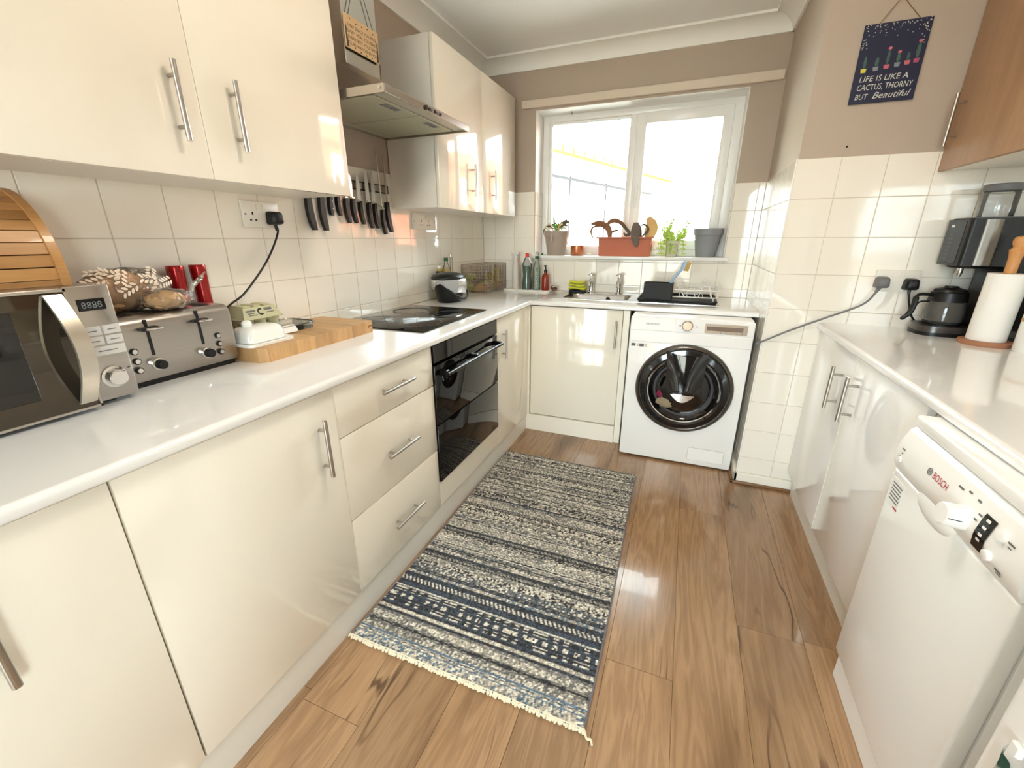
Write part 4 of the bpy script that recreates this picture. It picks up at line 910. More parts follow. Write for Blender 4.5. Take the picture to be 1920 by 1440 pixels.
# ================================================================== SINK
t = T('sink', 'stainless steel inset sink with drainer below the window', 'sink', (1.15, -.25, H))
XS0, XS1, YS0, YS1 = .655, 1.648, -.435, -.035
g = Geo(); zs = H+.0025
for b in ((XS0, SX0+.001, YS0, YS1), (SX1-.001, XS1, YS0, YS1), (SX0, SX1, YS0, SY0+.001), (SX0, SX1, SY1-.001, YS1)): g.box(b[0], b[1], b[2], b[3], H+.0002, zs)
O('rim', g, mat('sink_steel', (.74, .72, .70), .25, 1, var=.05, vscale=30), t, smooth=0)
def ring(x0, x1, y0, y1, r, z): return [(a, b, z) for a, b in rrect(x0, x1, y0, y1, r, 6)]
g = Geo(); R0 = [ring(SX0, SX1, SY0, SY1, .05, zs), ring(SX0+.006, SX1-.006, SY0+.006, SY1-.006, .05, H-.012), ring(SX0+.016, SX1-.016, SY0+.016, SY1-.016, .05, H-.14), ring(SX0+.04, SX1-.04, SY0+.04, SY1-.04, .04, H-.150)]
for r_ in R0: g.v += r_
nn = len(R0[0])
for i in range(3):
    for k in range(nn): g.f.append((i*nn+k, (i+1)*nn+k, (i+1)*nn+(k+1) % nn, i*nn+(k+1) % nn))
g.f.append(tuple(3*nn+k for k in range(nn)))
O('bowl', g, MATS['sink_steel'], t, smooth=50)
g = Geo()
for cx_, cy_, sxx, syy in ((SX0, SY0, 1, 1), (SX1, SY0, -1, 1), (SX1, SY1, -1, -1), (SX0, SY1, 1, -1)):
    pts = [(cx_, cy_)]+[(cx_+sxx*.05*(1-math.cos(a)), cy_+syy*.05*(1-math.sin(a))) for a in [k*PI/2/6 for k in range(7)]]
    O('corner_infill', Geo().prism(pts if sxx*syy < 0 else pts[::-1], zs-.0015, zs, 'z'), MATS['sink_steel'], t, smooth=0)
O('overflow', Geo().lathe(.985, H-.03, [(.014, SY1-.007), (.014, SY1-.0095)], 16, 'y'), M_dark, t)
O('drain', Geo().lathe(.94, -.265, [(.035, H-.1495), (.035, H-.147), (.02, H-.148)], 24), M_chrome, t)
for k in range(7): O('drainer_rib', Geo().box(1.20, 1.60, -.39+k*.05, -.384+k*.05, zs-.0005, zs+.0025, .001, 1), MATS['sink_steel'], t)
for u, lb in ((1108, 'chrome pillar tap with a cross head beside the yellow cloths'), (1160, 'chrome pillar tap with a cross head beside the dish rack')):
    xt = ony(u, 545, -.075).x; yt = -.070; z0 = zs
    t = T('pillar_tap', lb, 'tap', (xt, yt, z0), group='pair of sink taps')
    O('body', Geo().lathe(xt, yt, [(.023, z0), (.023, z0+.005), (.015, z0+.010), (.013, z0+.055), (.016, z0+.075), (.013, z0+.09), (.009, z0+.10), (.009, z0+.115)], 20), M_chrome, t)
    O('spout', Geo().tube(spline([(xt, yt-.006, z0+.065), (xt, yt-.04, z0+.085), (xt, yt-.075, z0+.080), (xt, yt-.088, z0+.05)], 6), .009, 10), M_chrome, t)
    hd_ = O('cross_head', Geo().tube([(xt-.024, yt, z0+.120), (xt+.024, yt, z0+.120)], .0045, 8).tube([(xt, yt-.024, z0+.120), (xt, yt+.024, z0+.120)], .0045, 8).lathe(xt, yt, [(.011, z0+.112), (.012, z0+.122), (.008, z0+.134)], 14), M_chrome, t)

# yellow cloths on a black sponge
xc, yc = ony(1082, 545, -.12).x, -.105
t = T('sponge', 'black scouring sponge under the yellow cloths', 'sponge', (xc, yc, zs))
O('pad', Geo().box(xc-.055, xc+.055, yc-.036, yc+.036, zs, zs+.014, .004, 2), M_blackm, t); O('scour_face', Geo().box(xc-.054, xc+.054, yc-.035, yc+.035, zs+.014, zs+.018, .001, 1), mat('dark_green_scourer', (.10, .14, .10), .9), t)
M_yel = mat('yellow_cloth', (.86, .86, .10), .9, var=.08, vscale=60, bump=.6, bscale=300, sheen=.3)
for k, lb in enumerate(('bright yellow folded cloth, lowest of three on the sponge', 'bright yellow folded cloth, middle of three on the sponge', 'bright yellow folded cloth, topmost of three on the sponge')):
    z0 = zs+.0185+k*.021; ww = .058-.002*k
    def cl(u, v, z0=z0, ww=ww, k=k):
        a = 2*PI*v; return (xc+(u-.5)*2*ww+.003*math.sin(k*2+v*6), yc+.036*math.cos(a)*(1+.06*math.sin(7*u+k)), z0+.0105+(.0095+.002*math.sin(9*u+k*2))*math.sin(a)+.003*math.sin(5*u+k))
    g = Geo().grid(cl, 18, 20); n0 = 19
    g.f.append(tuple(j*n0 for j in range(20))[::-1]); g.f.append(tuple(j*n0+18 for j in range(20)))
    O('folded_cloth', g, M_yel, label=lb, cat='cloth', group='yellow cloths')

# dish rack
RX0, RX1, RY0, RY1 = 1.208, 1.632, -.425, -.075; rz = zs+.003
M_rackw = mat('white_coated_wire', (.95, .94, .92), .3)
t = T('drip_tray', 'black drip tray under the white dish rack', 'tray', ((RX0+RX1)/2, (RY0+RY1)/2, rz))
O('tray', Geo().prism(rrect(RX0, RX1, RY0, RY1, .02), rz, rz+.006, 'z'), M_blackm, t); O('tray_lip', Geo().tube([(a, b, rz+.011) for a, b in rrect(RX0, RX1, RY0, RY1, .02)+[rrect(RX0, RX1, RY0, RY1, .02)[0]]], .0065, 8), M_blackm, t)
t = T('dish_rack', 'white wire dish rack standing on the black drip tray', 'dish rack', ((RX0+RX1)/2, (RY0+RY1)/2, rz+.006))
q = .0032; bz = rz+.030; tz_ = rz+.085
rx0, rx1, ry0, ry1 = RX0+.02, RX1+.004, -.378, RY1-.02
O('base_frame', Geo().tube([(a, b, bz) for a, b in rrect(rx0, rx1, ry0, ry1, .02)+[rrect(rx0, rx1, ry0, ry1, .02)[0]]], q, 8), M_rackw, t)
O('top_frame', Geo().tube([(a, b, tz_-.015) for a, b in rrect(rx0-.006, rx1+.006, ry0-.004, ry1+.004, .02)+[rrect(rx0-.006, rx1+.006, ry0-.004, ry1+.004, .02)[0]]], q, 8), M_rackw, t)
for k in range(9):
    xx = rx0+.03+k*(rx1-rx0-.06)/8
    O('cross_wire', Geo().tube(spline([(xx, ry0, bz), (xx, ry0+.10, bz-.004), (xx, ry1-.10, bz-.004), (xx, ry1, bz)], 4), .0022, 6), M_rackw, t)
for yy in (ry0+.005, ry1-.11, ry1-.005):
    O('plate_rail', Geo().tube([(rx0+.02, yy, bz), (rx0+.03, yy, tz_+.012), (rx0+.19, yy, tz_+.012), (rx0+.235, yy, bz), (rx1-.10, yy, bz), (rx1-.085, yy, tz_+.008), (rx1-.05, yy, tz_+.008), (rx1-.03, yy, bz)], q, 7), M_rackw, t)
for a, b in ((rx0+.02, ry0+.01), (rx1-.02, ry0+.01), (rx0+.02, ry1-.01), (rx1-.02, ry1-.01)): O('foot', Geo().tube([(a, b, rz+.0065), (a, b, bz)], .005, 8), M_rackw, t)
for k in range(5): O('end_wire', Geo().tube([(rx1+.004, ry0+.03+k*.06, bz), (rx1+.008, ry0+.03+k*.06, tz_-.015)], .0022, 6), M_rackw, t)
kx0, kx1, ky0, ky1, kz0, kz1 = 1.238, 1.396, -.470, -.396, zs+.0005, H+.120
t = T('cutlery_holder', 'black rectangular cutlery holder hung on the dish rack', 'cutlery holder', ((kx0+kx1)/2, (ky0+ky1)/2, kz0))
g = Geo(); w_ = .004
kz0 = rz+.018
g.box(kx0, kx1, ky0, ky0+w_, kz0, kz1, .0015, 1); g.box(kx0, kx1, ky1-w_, ky1, kz0, kz1, .0015, 1); g.box(kx0, kx0+w_, ky0, ky1, kz0, kz1, .0015, 1); g.box(kx1-w_, kx1, ky0, ky1, kz0, kz1, .0015, 1); g.box(kx0, kx1, ky0, ky1, kz0, kz0+.004)
O('walls', g, M_blackm, t); O('hook', Geo().box(kx0+.02, kx0+.05, ky1-.001, ky1+.010, kz1-.006, kz1-.001).box(kx1-.05, kx1-.02, ky1-.001, ky1+.010, kz1-.006, kz1-.001), M_blackm, t, smooth=0)
t = T('washing_up_brush', 'pale blue washing-up brush with tan bristles in the cutlery holder', 'brush', (1.37, -.42, kz0+.005))
a0 = Vector((1.340, -.420, kz0+.012)); a1 = ony(1263, 522, -.42); a2 = ony(1277, 506, -.42); a3 = ony(1283, 491, -.42)
O('handle', Geo().tube(spline([a0, (a0+a1)/2+Vector((.004, 0, 0)), a1, a2, a3], 6), .0085, 10), mat('pale_blue_plastic', (.66, .78, .90), .3, trans=.2), t)
nrm = Vector((.97, 0, -.2)); bc = (a2+a3)/2+Vector((.012, 0, .003)); ax_ = (a3-a2).normalized()
O('head', Geo().tube([bc-ax_*.030, bc+ax_*.022], .012, 12), MATS['pale_blue_plastic'], t)
g = Geo()
for i in range(7):
    for j in range(4):
        p0 = bc+ax_*(-.026+i*.0075)+Vector((.004, -.011+j*.0073, 0)); g.tube([p0, p0+nrm*.024], .0034, 5)
b_ = O('bristles', g, mat('tan_bristles', (.80, .68, .42), .9), t); b_['kind'] = 'stuff'

# ================================================================== ON THE WINDOW SILL
ZS = 1.1103; YS = .058
def pot(name, label, cx, cy, rb, rt, h, rim, m, soil=True):
    t = T(name, label, 'plant pot', (cx, cy, ZS))
    O('pot', Geo().lathe(cx, cy, [(rb, ZS), (rb+.001, ZS+.003), (rb+(rt-rb)*(1-rim/h), ZS+h-rim), (rt, ZS+h-rim+.001), (rt+.004, ZS+h), (rt-.003, ZS+h), (rt-.006, ZS+h-.02)], 36), m, t)
    if soil: O('soil', Geo().lathe(cx, cy, [(rt-.006, ZS+h-.022), (rt*.5, ZS+h-.012), (.004, ZS+h-.010)], 24), mat('potting_bark', (.36, .27, .18), .95, var=.4, vscale=60, bump=1, bscale=80), t)
    return t
POT1 = None
x1 = (ony(1020, 433, YS).x+ony(1069, 433, YS).x)/2
t = pot('plant_pot', 'taupe plant pot with a small bare orchid by the window frame', x1, YS, .064, .090, .165, .04, mat('taupe_plastic', (.66, .60, .55), .5, var=.02))
z1 = ZS+.15; POT1 = t
M_dkleaf = mat('dark_leaf', (.34, .32, .22), .5, var=.2, vscale=20); M_paleleaf = mat('pale_root', (.86, .83, .72), .6, var=.1)
def curveleaf(p, q, bend, w, n=9):
    p, q = Vector(p), Vector(q); return [p.lerp(q, k/n)+Vector(bend)*math.sin(PI*k/n) for k in range(n+1)], [w*math.sin(PI*(.08+.9*k/n))**.7 for k in range(n+1)]
for (dx, dy, dz, bend, w_, m_) in ((.095, -.02, .075, (0, 0, .02), .013, M_dkleaf), (.05, -.03, .06, (0, 0, .02), .009, M_paleleaf), (-.07, -.03, .05, (0, 0, .03), .006, M_paleleaf), (.085, -.02, .045, (0, 0, .03), .011, M_dkleaf), (-.10, -.01, .02, (0, 0, .05), .006, M_dkleaf), (.03, .02, .085, (0, 0, 0), .010, M_green), (-.02, .0, .075, (.02, 0, 0), .009, M_green), (.06, .03, .055, (0, 0, .02), .010, M_green), (-.06, .02, .035, (0, 0, .04), .007, M_dkleaf), (.05, -.04, .02, (0, 0, .03), .006, M_green)):
    ps, ws = curveleaf((x1, YS, z1), (x1+dx, YS+dy, z1+dz), bend, w_); O('leaf', Geo().strap(ps, ws, (-dy, dx, .3) if abs(dx) > .04 else (1, 0, 0)), m_, t)
for pts in ([(x1-.01, YS-.06, z1+.005), (x1-.005, YS-.088, z1+.022), (x1-.008, YS-.096, z1-.02), (x1-.014, YS-.091, z1-.062)], [(x1+.02, YS-.05, z1+.005), (x1+.05, YS-.07, z1+.03), (x1+.08, YS-.06, z1+.01)], [(x1-.03, YS-.05, z1), (x1-.06, YS-.06, z1+.035), (x1-.09, YS-.05, z1+.025)], [(x1, YS-.03, z1), (x1+.03, YS-.05, z1+.03), (x1+.03, YS-.06, z1+.012)]):
    O('root', Geo().tube(spline(pts, 6), .0028, 6), M_paleleaf, t)
# copper candle pot with reeds
x2 = (ony(1070, 466, YS-.01).x+ony(1095, 466, YS-.01).x)/2
t = T('reed_diffuser', 'small copper pot with two thin reeds on the sill', 'diffuser', (x2, YS-.01, ZS))
O('pot', Geo().lathe(x2, YS-.01, [(.044, ZS), (.046, ZS+.003), (.046, ZS+.068), (.043, ZS+.068), (.043, ZS+.01)], 32), mat('copper', (.80, .50, .36), .3, .85), t)
for dx, dz in ((-.012, .155), (.002, .16)): O('reed', Geo().tube([(x2+.024, YS, ZS+.01), (x2+.024+dx, YS+.01, ZS+dz)], .0014, 5), mat('reed', (.66, .58, .40), .7), t)
x25 = ony(1104, 477, YS-.03).x
t = T('pebble', 'small pale shell on the sill between the copper pot and trough', 'shell', (x25, YS-.03, ZS)); O('shell', Geo().ball((x25, YS-.03, ZS+.009), .018, .013, .009, 14, 8, wob(.08, 5)), M_paleleaf, t)
# terracotta trough with orchids
xa, xb = ony(1120, 470, YS-.06).x, ony(1219, 470, YS-.06).x
t = T('trough_planter', 'terracotta plastic trough planter with brown-leaved orchids', 'planter', ((xa+xb)/2, YS-.002, ZS))
ya, yb = YS-.060, YS+.055; xc = (xa+xb)/2
g = Geo(); rings_ = [((xa+.006, xb-.006, ya+.01, yb-.01), ZS), ((xa, xb, ya, yb), ZS+.112), ((xa-.014, xb+.014, ya-.012, yb+.012), ZS+.113), ((xa-.014, xb+.014, ya-.012, yb+.012), ZS+.124), ((xa+.002, xb-.002, ya+.004, yb-.004), ZS+.124), ((xa+.006, xb-.006, ya+.008, yb-.008), ZS+.10)]
for b, z in rings_: g.v += [(p[0], p[1], z) for p in rrect(*b, .012, 4)]
nr = len(rrect(0, 1, 0, 1, .1, 4))
for i in range(len(rings_)-1):
    for k in range(nr): g.f.append((i*nr+k, i*nr+(k+1) % nr, (i+1)*nr+(k+1) % nr, (i+1)*nr+k))
g.f.append(tuple(range(nr))[::-1])
O('trough', g, M_terracotta, t)
O('soil', Geo().box(xa+.004, xb-.004, ya+.006, yb-.006, ZS+.098, ZS+.108), MATS['potting_bark'], t, smooth=0)
M_brleaf = mat('brown_orchid_leaf', (.52, .36, .24), .5, var=.2, vscale=14); M_grleaf = mat('grey_brown_leaf', (.40, .35, .31), .6, var=.15, vscale=16); M_tan = mat('tan_leaf', (.86, .70, .46), .6, var=.15, vscale=20)
def pxleaf(pts, ws, m_, y=None, side=(0, 0, 1)):
    P = [ony(u, v, (y if y is not None else YS-.03)+dy) for u, v, dy in pts]; P = spline(P, 5)
    n_ = len(P); W = [ws*math.sin(PI*(.10+.86*k/(n_-1)))**.6 for k in range(n_)]
    # width turns with the leaf so its face stays visible
    g_ = Geo(); prev = None; vs_ = []
    for k in range(n_):
        tg = (P[min(k+1, n_-1)]-P[max(k-1, 0)]).normalized(); sd = tg.cross(Vector((0, 1, .35))).normalized()
        vs_ += [P[k]-sd*W[k], P[k]+Vector((0, .003, -.002)), P[k]+sd*W[k], P[k]+Vector((0, .0055, -.003))]
    fs_ = [(0, 1, 2, 3), tuple((n_-1)*4+k for k in (3, 2, 1, 0))]
    for k in range(n_-1):
        for e in range(4): fs_.append((k*4+e, (k+1)*4+e, (k+1)*4+(e+1) % 4, k*4+(e+1) % 4))
    g_.add(vs_, fs_); O('leaf', g_, m_, t)
pxleaf([(1143, 446, 0), (1142, 432, 0), (1136, 424, 0), (1124, 419, -.01), (1108, 420, -.02)], .022, M_brleaf)
pxleaf([(1113, 448, -.02), (1108, 436, -.02), (1112, 426, -.02), (1124, 424, -.01), (1136, 424, 0)], .0062, M_brleaf)
pxleaf([(1137, 425, 0), (1144, 416, 0), (1155, 414, 0), (1167, 420, 0), (1178, 434, 0)], .015, M_brleaf)
pxleaf([(1163, 420, 0), (1172, 427, -.01), (1180, 438, -.015), (1173, 441, -.02), (1169, 436, -.02)], .011, M_grleaf)
pxleaf([(1146, 446, 0), (1147, 436, 0), (1156, 432, 0), (1160, 433, 0)], .007, M_grleaf)
pxleaf([(1193, 417, -.025), (1192, 430, -.035), (1191, 445, -.045), (1193, 462, -.05)], .030, M_grleaf)
pxleaf([(1199, 448, 0), (1199, 436, -.01), (1196, 424, -.01), (1191, 418, -.01)], .017, M_grleaf)
pxleaf([(1199, 446, 0), (1211, 437, 0), (1215, 428, 0), (1208, 421, 0), (1201, 424, 0)], .008, M_grleaf)
pxleaf([(1216, 448, .03), (1219, 436, .04), (1222, 424, .045), (1216, 407, .05)], .042, M_tan)
O('flower_stem', Geo().tube(spline([ony(1131, 446, YS), ony(1130, 420, YS), ony(1129, 395, YS+.02), ony(1128, 360, YS+.03)], 5), .0016, 5), M_grleaf, t)
O('flower_stem', Geo().tube(spline([ony(1131, 415, YS), ony(1137, 400, YS), ony(1142, 390, YS)], 5), .0014, 5), M_brleaf, t)
trough = t; t = POT1
for pts_, w_, m_ in (([(1043, 433, .02), (1030, 424, .02), (1021, 430, .02), (1018, 441, .0)], .005, M_dkleaf), ([(1045, 434, 0), (1052, 424, 0), (1058, 417, 0), (1064, 412, 0)], .013, M_dkleaf), ([(1041, 434, 0), (1040, 424, 0), (1039, 415, 0), (1038, 406, 0)], .008, M_green), ([(1047, 434, -.02), (1049, 426, -.02), (1047, 418, -.02)], .009, M_tan), ([(1039, 434, -.02), (1034, 428, -.02), (1027, 427, -.03), (1021, 424, -.03)], .006, M_paleleaf), ([(1050, 434, -.02), (1056, 427, -.03), (1061, 429, -.04), (1062, 433, -.04)], .006, M_paleleaf), ([(1044, 433, -.03), (1043, 424, -.03), (1048, 420, -.03)], .007, M_green)):
    pxleaf(pts_, w_, m_, y=YS)
# trailing plant in a pale pot
x3 = ony(1260, 465, YS-.01).x; rp = .042
t = T('potted_plant', 'bright green trailing plant in a pale patterned pot', 'potted plant', (x3, YS-.01, ZS))
O('pot', Geo().lathe(x3, YS-.01, [(.034, ZS), (.036, ZS+.004), (.038, ZS+.075), (.045, ZS+.082), (.045, ZS+.098), (.041, ZS+.098), (.039, ZS+.08)], 32), mat('pale_stone_pot', (.80, .78, .70), .6, var=.15, vscale=40), t)
O('soil', Geo().lathe(x3, YS-.01, [(.040, ZS+.084), (.003, ZS+.090)], 20), MATS['potting_bark'], t)
r2 = random.Random(11); lp = Vector((x3, YS-.01, ZS+.09))
for s_ in range(34):
    a = r2.uniform(0, 2*PI); hang = s_ % 3 == 0
    if hang: e = lp+Vector((math.cos(a)*r2.uniform(.07, .10), -abs(math.sin(a))*.055, -r2.uniform(.03, .075))); bend = Vector((0, 0, .06))
    else: e = lp+Vector((math.cos(a)*r2.uniform(.02, .085), math.sin(a)*.045, r2.uniform(.05, .135))); bend = Vector((math.cos(a)*.02, 0, 0))
    st = [lp+Vector((math.cos(a)*.02, math.sin(a)*.02, 0)).lerp(e-lp, k/8)+bend*math.sin(PI*k/8) for k in range(9)]
    sp = O('stem', Geo().tube(st, .0009, 4), M_green, t); g = Geo()
    for k in range(2, 9):
        for sd in (-1, 1):
            c = st[k]+Vector((sd*r2.uniform(.004, .009), r2.uniform(-.006, .006), r2.uniform(-.003, .004))); rr = r2.uniform(.0045, .008)
            nx = Vector((r2.uniform(-.6, .6), -1, r2.uniform(-.2, 1))).normalized(); u_ = nx.cross(Vector((0, 0, 1))).normalized(); v_ = nx.cross(u_)
            g.add([c+u_*rr*math.cos(q_*PI/3)+v_*rr*math.sin(q_*PI/3) for q_ in range(6)]+[c-nx*.002], [(0, 1, 2, 6), (2, 3, 4, 6), (4, 5, 0, 6)])
    lf = O('leaves', g, MATS.get('lime_leaf') or mat('lime_leaf', (.74, .83, .40), .5, var=.25, vscale=60), sp); lf['kind'] = 'stuff'
# big grey pot and a slate piece behind it
x4 = (ony(1301, 430, YS).x+ony(1362, 426, YS).x)/2-.006
pot('plant_pot', 'large plain grey plant pot at the end of the sill', x4, YS, .058, .087, .172, .04, mat('grey_pot_plastic', (.55, .56, .57), .5, var=.03))
O('bottle_cap', Geo().lathe(ony(1017, 476, -.015).x, -.015, [(.007, ZS), (.007, ZS+.012), (.005, ZS+.014)], 14), M_cap, label='tiny dark green bottle cap at the end of the sill', cat='cap')

# ================================================================== WASHING MACHINE
WX, WXE, WYF, WZT = 1.209, 1.803, -.712, .8365
t = T('washing_machine', 'white front-loading washing machine with a dark round door beside the tiled pillar', 'washing machine', ((WX+WXE)/2, -.40, 0))
g = Geo(); g.prism(rrect(WX, WXE, .012, WZT-.012, .010, 3), WYF+.004, -.12, 'y'); O('cabinet', g, M_wm, t)
O('top_plate', Geo().box(WX+.006, WXE-.006, WYF+.012, -.12, WZT-.013, WZT, .004, 2), M_wm2, t)
for xx in (WX+.05, WXE-.05):
    for yy in (WYF+.06, -.18): O('foot', Geo().lathe(xx, yy, [(.02, 0), (.02, .014)], 14), M_black, t)
fp = O('front_panel', Geo().box(WX+.001, WXE-.001, WYF, WYF+.010, .014, .694, .004, 2), M_wm, t)
O('control_band', Geo().box(WX+.001, WXE-.001, WYF-.001, WYF+.010, .696, .757, .003, 1), M_wm2, t)
cp_b = O('control_panel', Geo().box(1.440, WXE-.001, WYF-.001, WYF+.010, .7585, WZT-.006, .003, 1), M_wm2, t)
O('detergent_drawer', Geo().box(WX+.001, 1.438, WYF-.001, WYF+.010, .7585, WZT-.006, .003, 1), M_wm2, t)
text('lettering', 'SAMSUNG', (1.288, WYF-.0012, .790), (1, 0, 0), (0, 0, 1), M_inkg, t, size=.017, width=.068)
kn = O('programme_dial', Geo().lathe(1.494, .797, [(.027, WYF), (.027, WYF-.004), (.0255, WYF-.014), (.023, WYF-.016)][::-1], 32, 'y'), mat('taupe_spun_metal', (.66, .58, .50), .25, .9, stretch=(1, 1, 1)), cp_b)
scr = O('display_panel', Geo().box(1.578, 1.772, WYF-.0025, WYF, .765, .815, .001, 1), mat('taupe_display_surround', (.70, .63, .56), .35, .3), cp_b)
O('screen', Geo().box(1.586, 1.752, WYF-.0032, WYF-.002, .780, .802), mat('taupe_display', (.52, .45, .40), .15, coat=.4), scr, smooth=0)
for k in range(5): O('touch_key', Geo().box(1.650+k*.024, 1.656+k*.024, WYF-.003, WYF-.0024, .770, .773), M_inkg, scr, smooth=0)
for xx in (1.455, 1.535): O('indicator', Geo().box(xx, xx+.008, WYF-.0015, WYF-.0008, .793, .797), M_inkg, cp_b, smooth=0)
for xx, w_ in ((1.222, .022), (1.250, .010), (1.264, .024), (1.293, .011)): O('sticker', Geo().box(xx, xx+w_, WYF-.0006, WYF+.0004, .668, .684), M_inkg if w_ > .02 else MATS['taupe_display_surround'], fp, smooth=0)
DX, DZ = 1.512, .452
dr = O('door_ring', Geo().lathe(DX, DZ, [(.247, WYF+.001), (.247, WYF-.010), (.240, WYF-.020), (.231, WYF-.024), (.226, WYF-.020)][::-1], 72, 'y', cap=False), mat('dark_chrome', (.42, .40, .38), .2, .9), t)
O('door_outer', Geo().lathe(DX, DZ, [(.229, WYF-.020), (.220, WYF-.030), (.195, WYF-.034), (.183, WYF-.028), (.178, WYF-.016)][::-1], 72, 'y', cap=False), mat('tinted_door_plastic', (.045, .045, .06), .08, coat=.7), dr)
O('inner_chrome_ring', Geo().lathe(DX, DZ, [(.1835, WYF-.028), (.181, WYF-.033), (.176, WYF-.030), (.174, WYF-.020)][::-1], 72, 'y', cap=False), M_chrome, dr)
O('door_well', Geo().lathe(DX, DZ, [(.176, WYF-.022), (.160, WYF-.004), (.150, WYF-.001)][::-1], 72, 'y', cap=False), MATS['tinted_door_plastic'], dr)
O('inner_trim', Geo().lathe(DX, DZ, [(.152, WYF-.004), (.146, WYF-.012), (.138, WYF-.006)][::-1], 64, 'y', cap=False), mat('grey_gasket', (.36, .35, .35), .35), dr)
gb = Geo().lathe(DX, DZ, [(.142, WYF-.004), (.132, WYF-.022), (.105, WYF-.036), (.06, WYF-.046), (.004, WYF-.049)][::-1], 64, 'y', cap=False)
O('door_glass', gb, mat('smoked_bowl_glass', (.03, .03, .04), .03, coat=.8, spec=.7), dr)
# add-wash hatch bump at the top of the door
g = Geo().grid(lambda u, v: (DX+(u-.5)*.205*(1-.18*v), WYF-.036-.022*math.sin(PI*u)*(.35+.65*v)-.006*v, DZ+.192-.185*v-.02*(2*u-1)**2*(1 if v > .5 else -1)), 24, 16)
O('hatch', g, mat('hatch_smoked_glass', (.055, .055, .065), .05, coat=.8), dr)
g = Geo(); n_ = 24
lens = [(DX-.058+.116*k/n_, DZ-.018-.040*math.sin(PI*k/n_)) for k in range(n_+1)]+[(DX+.058-.116*k/n_, DZ-.016) for k in range(n_+1)]
O('hatch_lip', Geo().prism(lens, WYF-.060, WYF-.048, 'y'), M_chrome, dr)
g = Geo(); 
O('laundry', Geo().ball((DX-.075, WYF-.030, DZ-.075), .048, .012, .028, 16, 10, wob(.15, 6)), mat('beige_laundry', (.58, .52, .42), .9), dr)
O('laundry', Geo().ball((DX-.105, WYF-.026, DZ-.030), .022, .010, .026, 14, 8, wob(.15, 6)), mat('magenta_laundry', (.48, .12, .25), .9), dr)
O('filter_flap', Geo().prism(rrect(1.582, 1.764, .040, .115, .008, 3), WYF-.0012, WYF+.0005, 'y'), M_wm, fp)
O('filter_seam', Geo().tube([(p[0], WYF-.0004, p[1]) for p in rrect(1.582, 1.764, .040, .115, .008, 3)+[rrect(1.582, 1.764, .040, .115, .008, 3)[0]]], .0009, 4), M_inkg, fp)

# ================================================================== RIGHT RUN
YE = -2.975
O('worktop', Geo().prism(wt_prof(XE-.0065, 2.030, -1), YE, YP-.0065, 'y'), M_work, label='glossy white worktop over the dishwasher with the coffee machine on it', cat='worktop')
XRD = 2.047
M_gloss2 = mat('white_gloss_laminate', (.98, .98, .98), .09, coat=.6, var=.008, vscale=3, bump=.006, bscale=25)
t = T('base_cabinet', 'white gloss two-door base cabinet between the pillar and the dishwasher', 'cabinet', (2.33, -1.29, 0))
O('carcass', Geo().box(XRD+.020, XE-.01, -1.782, YP-.009, .112, UW-.001), M_white, t, smooth=0)
d = O('door', Geo().box(XRD, XRD+.018, -1.284, -.802, ZD0, ZD1, .0022, 2), M_gloss2, t); handle('handle', (XRD, -1.195, .685), (0, 0, 1), .165, (-1, 0, 0), d, st=.036)
d = O('door', Geo().box(XRD, XRD+.018, -1.782, -1.288, ZD0, ZD1, .0022, 2), M_gloss2, t); handle('handle', (XRD, -1.355, .692), (0, 0, 1), .165, (-1, 0, 0), d, st=.036)
O('edge_strip', Geo().box(XRD-.001, XRD+.016, -1.2875, -1.2845, ZD0, ZD1), M_post, t, smooth=0)
O('baseboard_right', Geo().box(2.075, 2.093, -1.80, YP-.035, .0005, .1115), M_plinth, kind='structure', smooth=0)
# dishwasher
DXF, DY0, DY1, DZT = 1.986, -2.302, -1.858, .8355
t = T('dishwasher', 'white slimline freestanding dishwasher under the worktop end', 'dishwasher', (2.28, -2.08, 0))
O('cabinet', Geo().box(2.020, 2.58, DY0+.002, DY1-.002, .03, DZT-.030, .004, 2), M_wm, t)
O('top_plate', Geo().box(1.995, 2.60, DY0, DY1, DZT-.028, DZT, .006, 3), M_wm2, t)
O('base_panel', Geo().box(1.998, 2.03, DY0+.004, DY1-.004, .002, .092, .003, 1), M_wm, t)
for yy in (DY0+.05, DY1-.05): O('foot', Geo().lathe(2.12, yy, [(.02, 0), (.02, .032)], 12), M_black, t)
dr = O('door', Geo().box(DXF, 2.018, DY0, DY1, .098, .694, .006, 3), M_wm, t)
pfc = [(2.018, .697), (DXF+.001, .697), (DXF-.006, .712), (DXF-.008, .735), (DXF-.003, .768), (DXF+.006, .795), (DXF+.016, .804), (2.018, .804)]
cpd = O('control_panel', Geo().prism(pfc, DY0, DY1, 'y'), M_wm2, t, smooth=25)
def cpx(z): 
    for (xa_, za_), (xb_, zb_) in zip(pfc[1:-1], pfc[2:]):
        if za_ <= z <= zb_: return xa_+(xb_-xa_)*(z-za_)/(zb_-za_)
    return DXF
gh = Geo().grid(lambda u, v: (DXF-.003-.012*math.sin(PI*u)*math.sin(PI*v)*0+.010*math.sin(PI*u)*v, -1.975-.150*u, .697-.042*v*math.sin(PI*min(1, max(0, u)))), 16, 6)
hw = Geo().ball((DXF+.004, -2.05, .690), .011, .076, .030, 28, 14); O('handle_recess', hw, M_wm2, cpd)
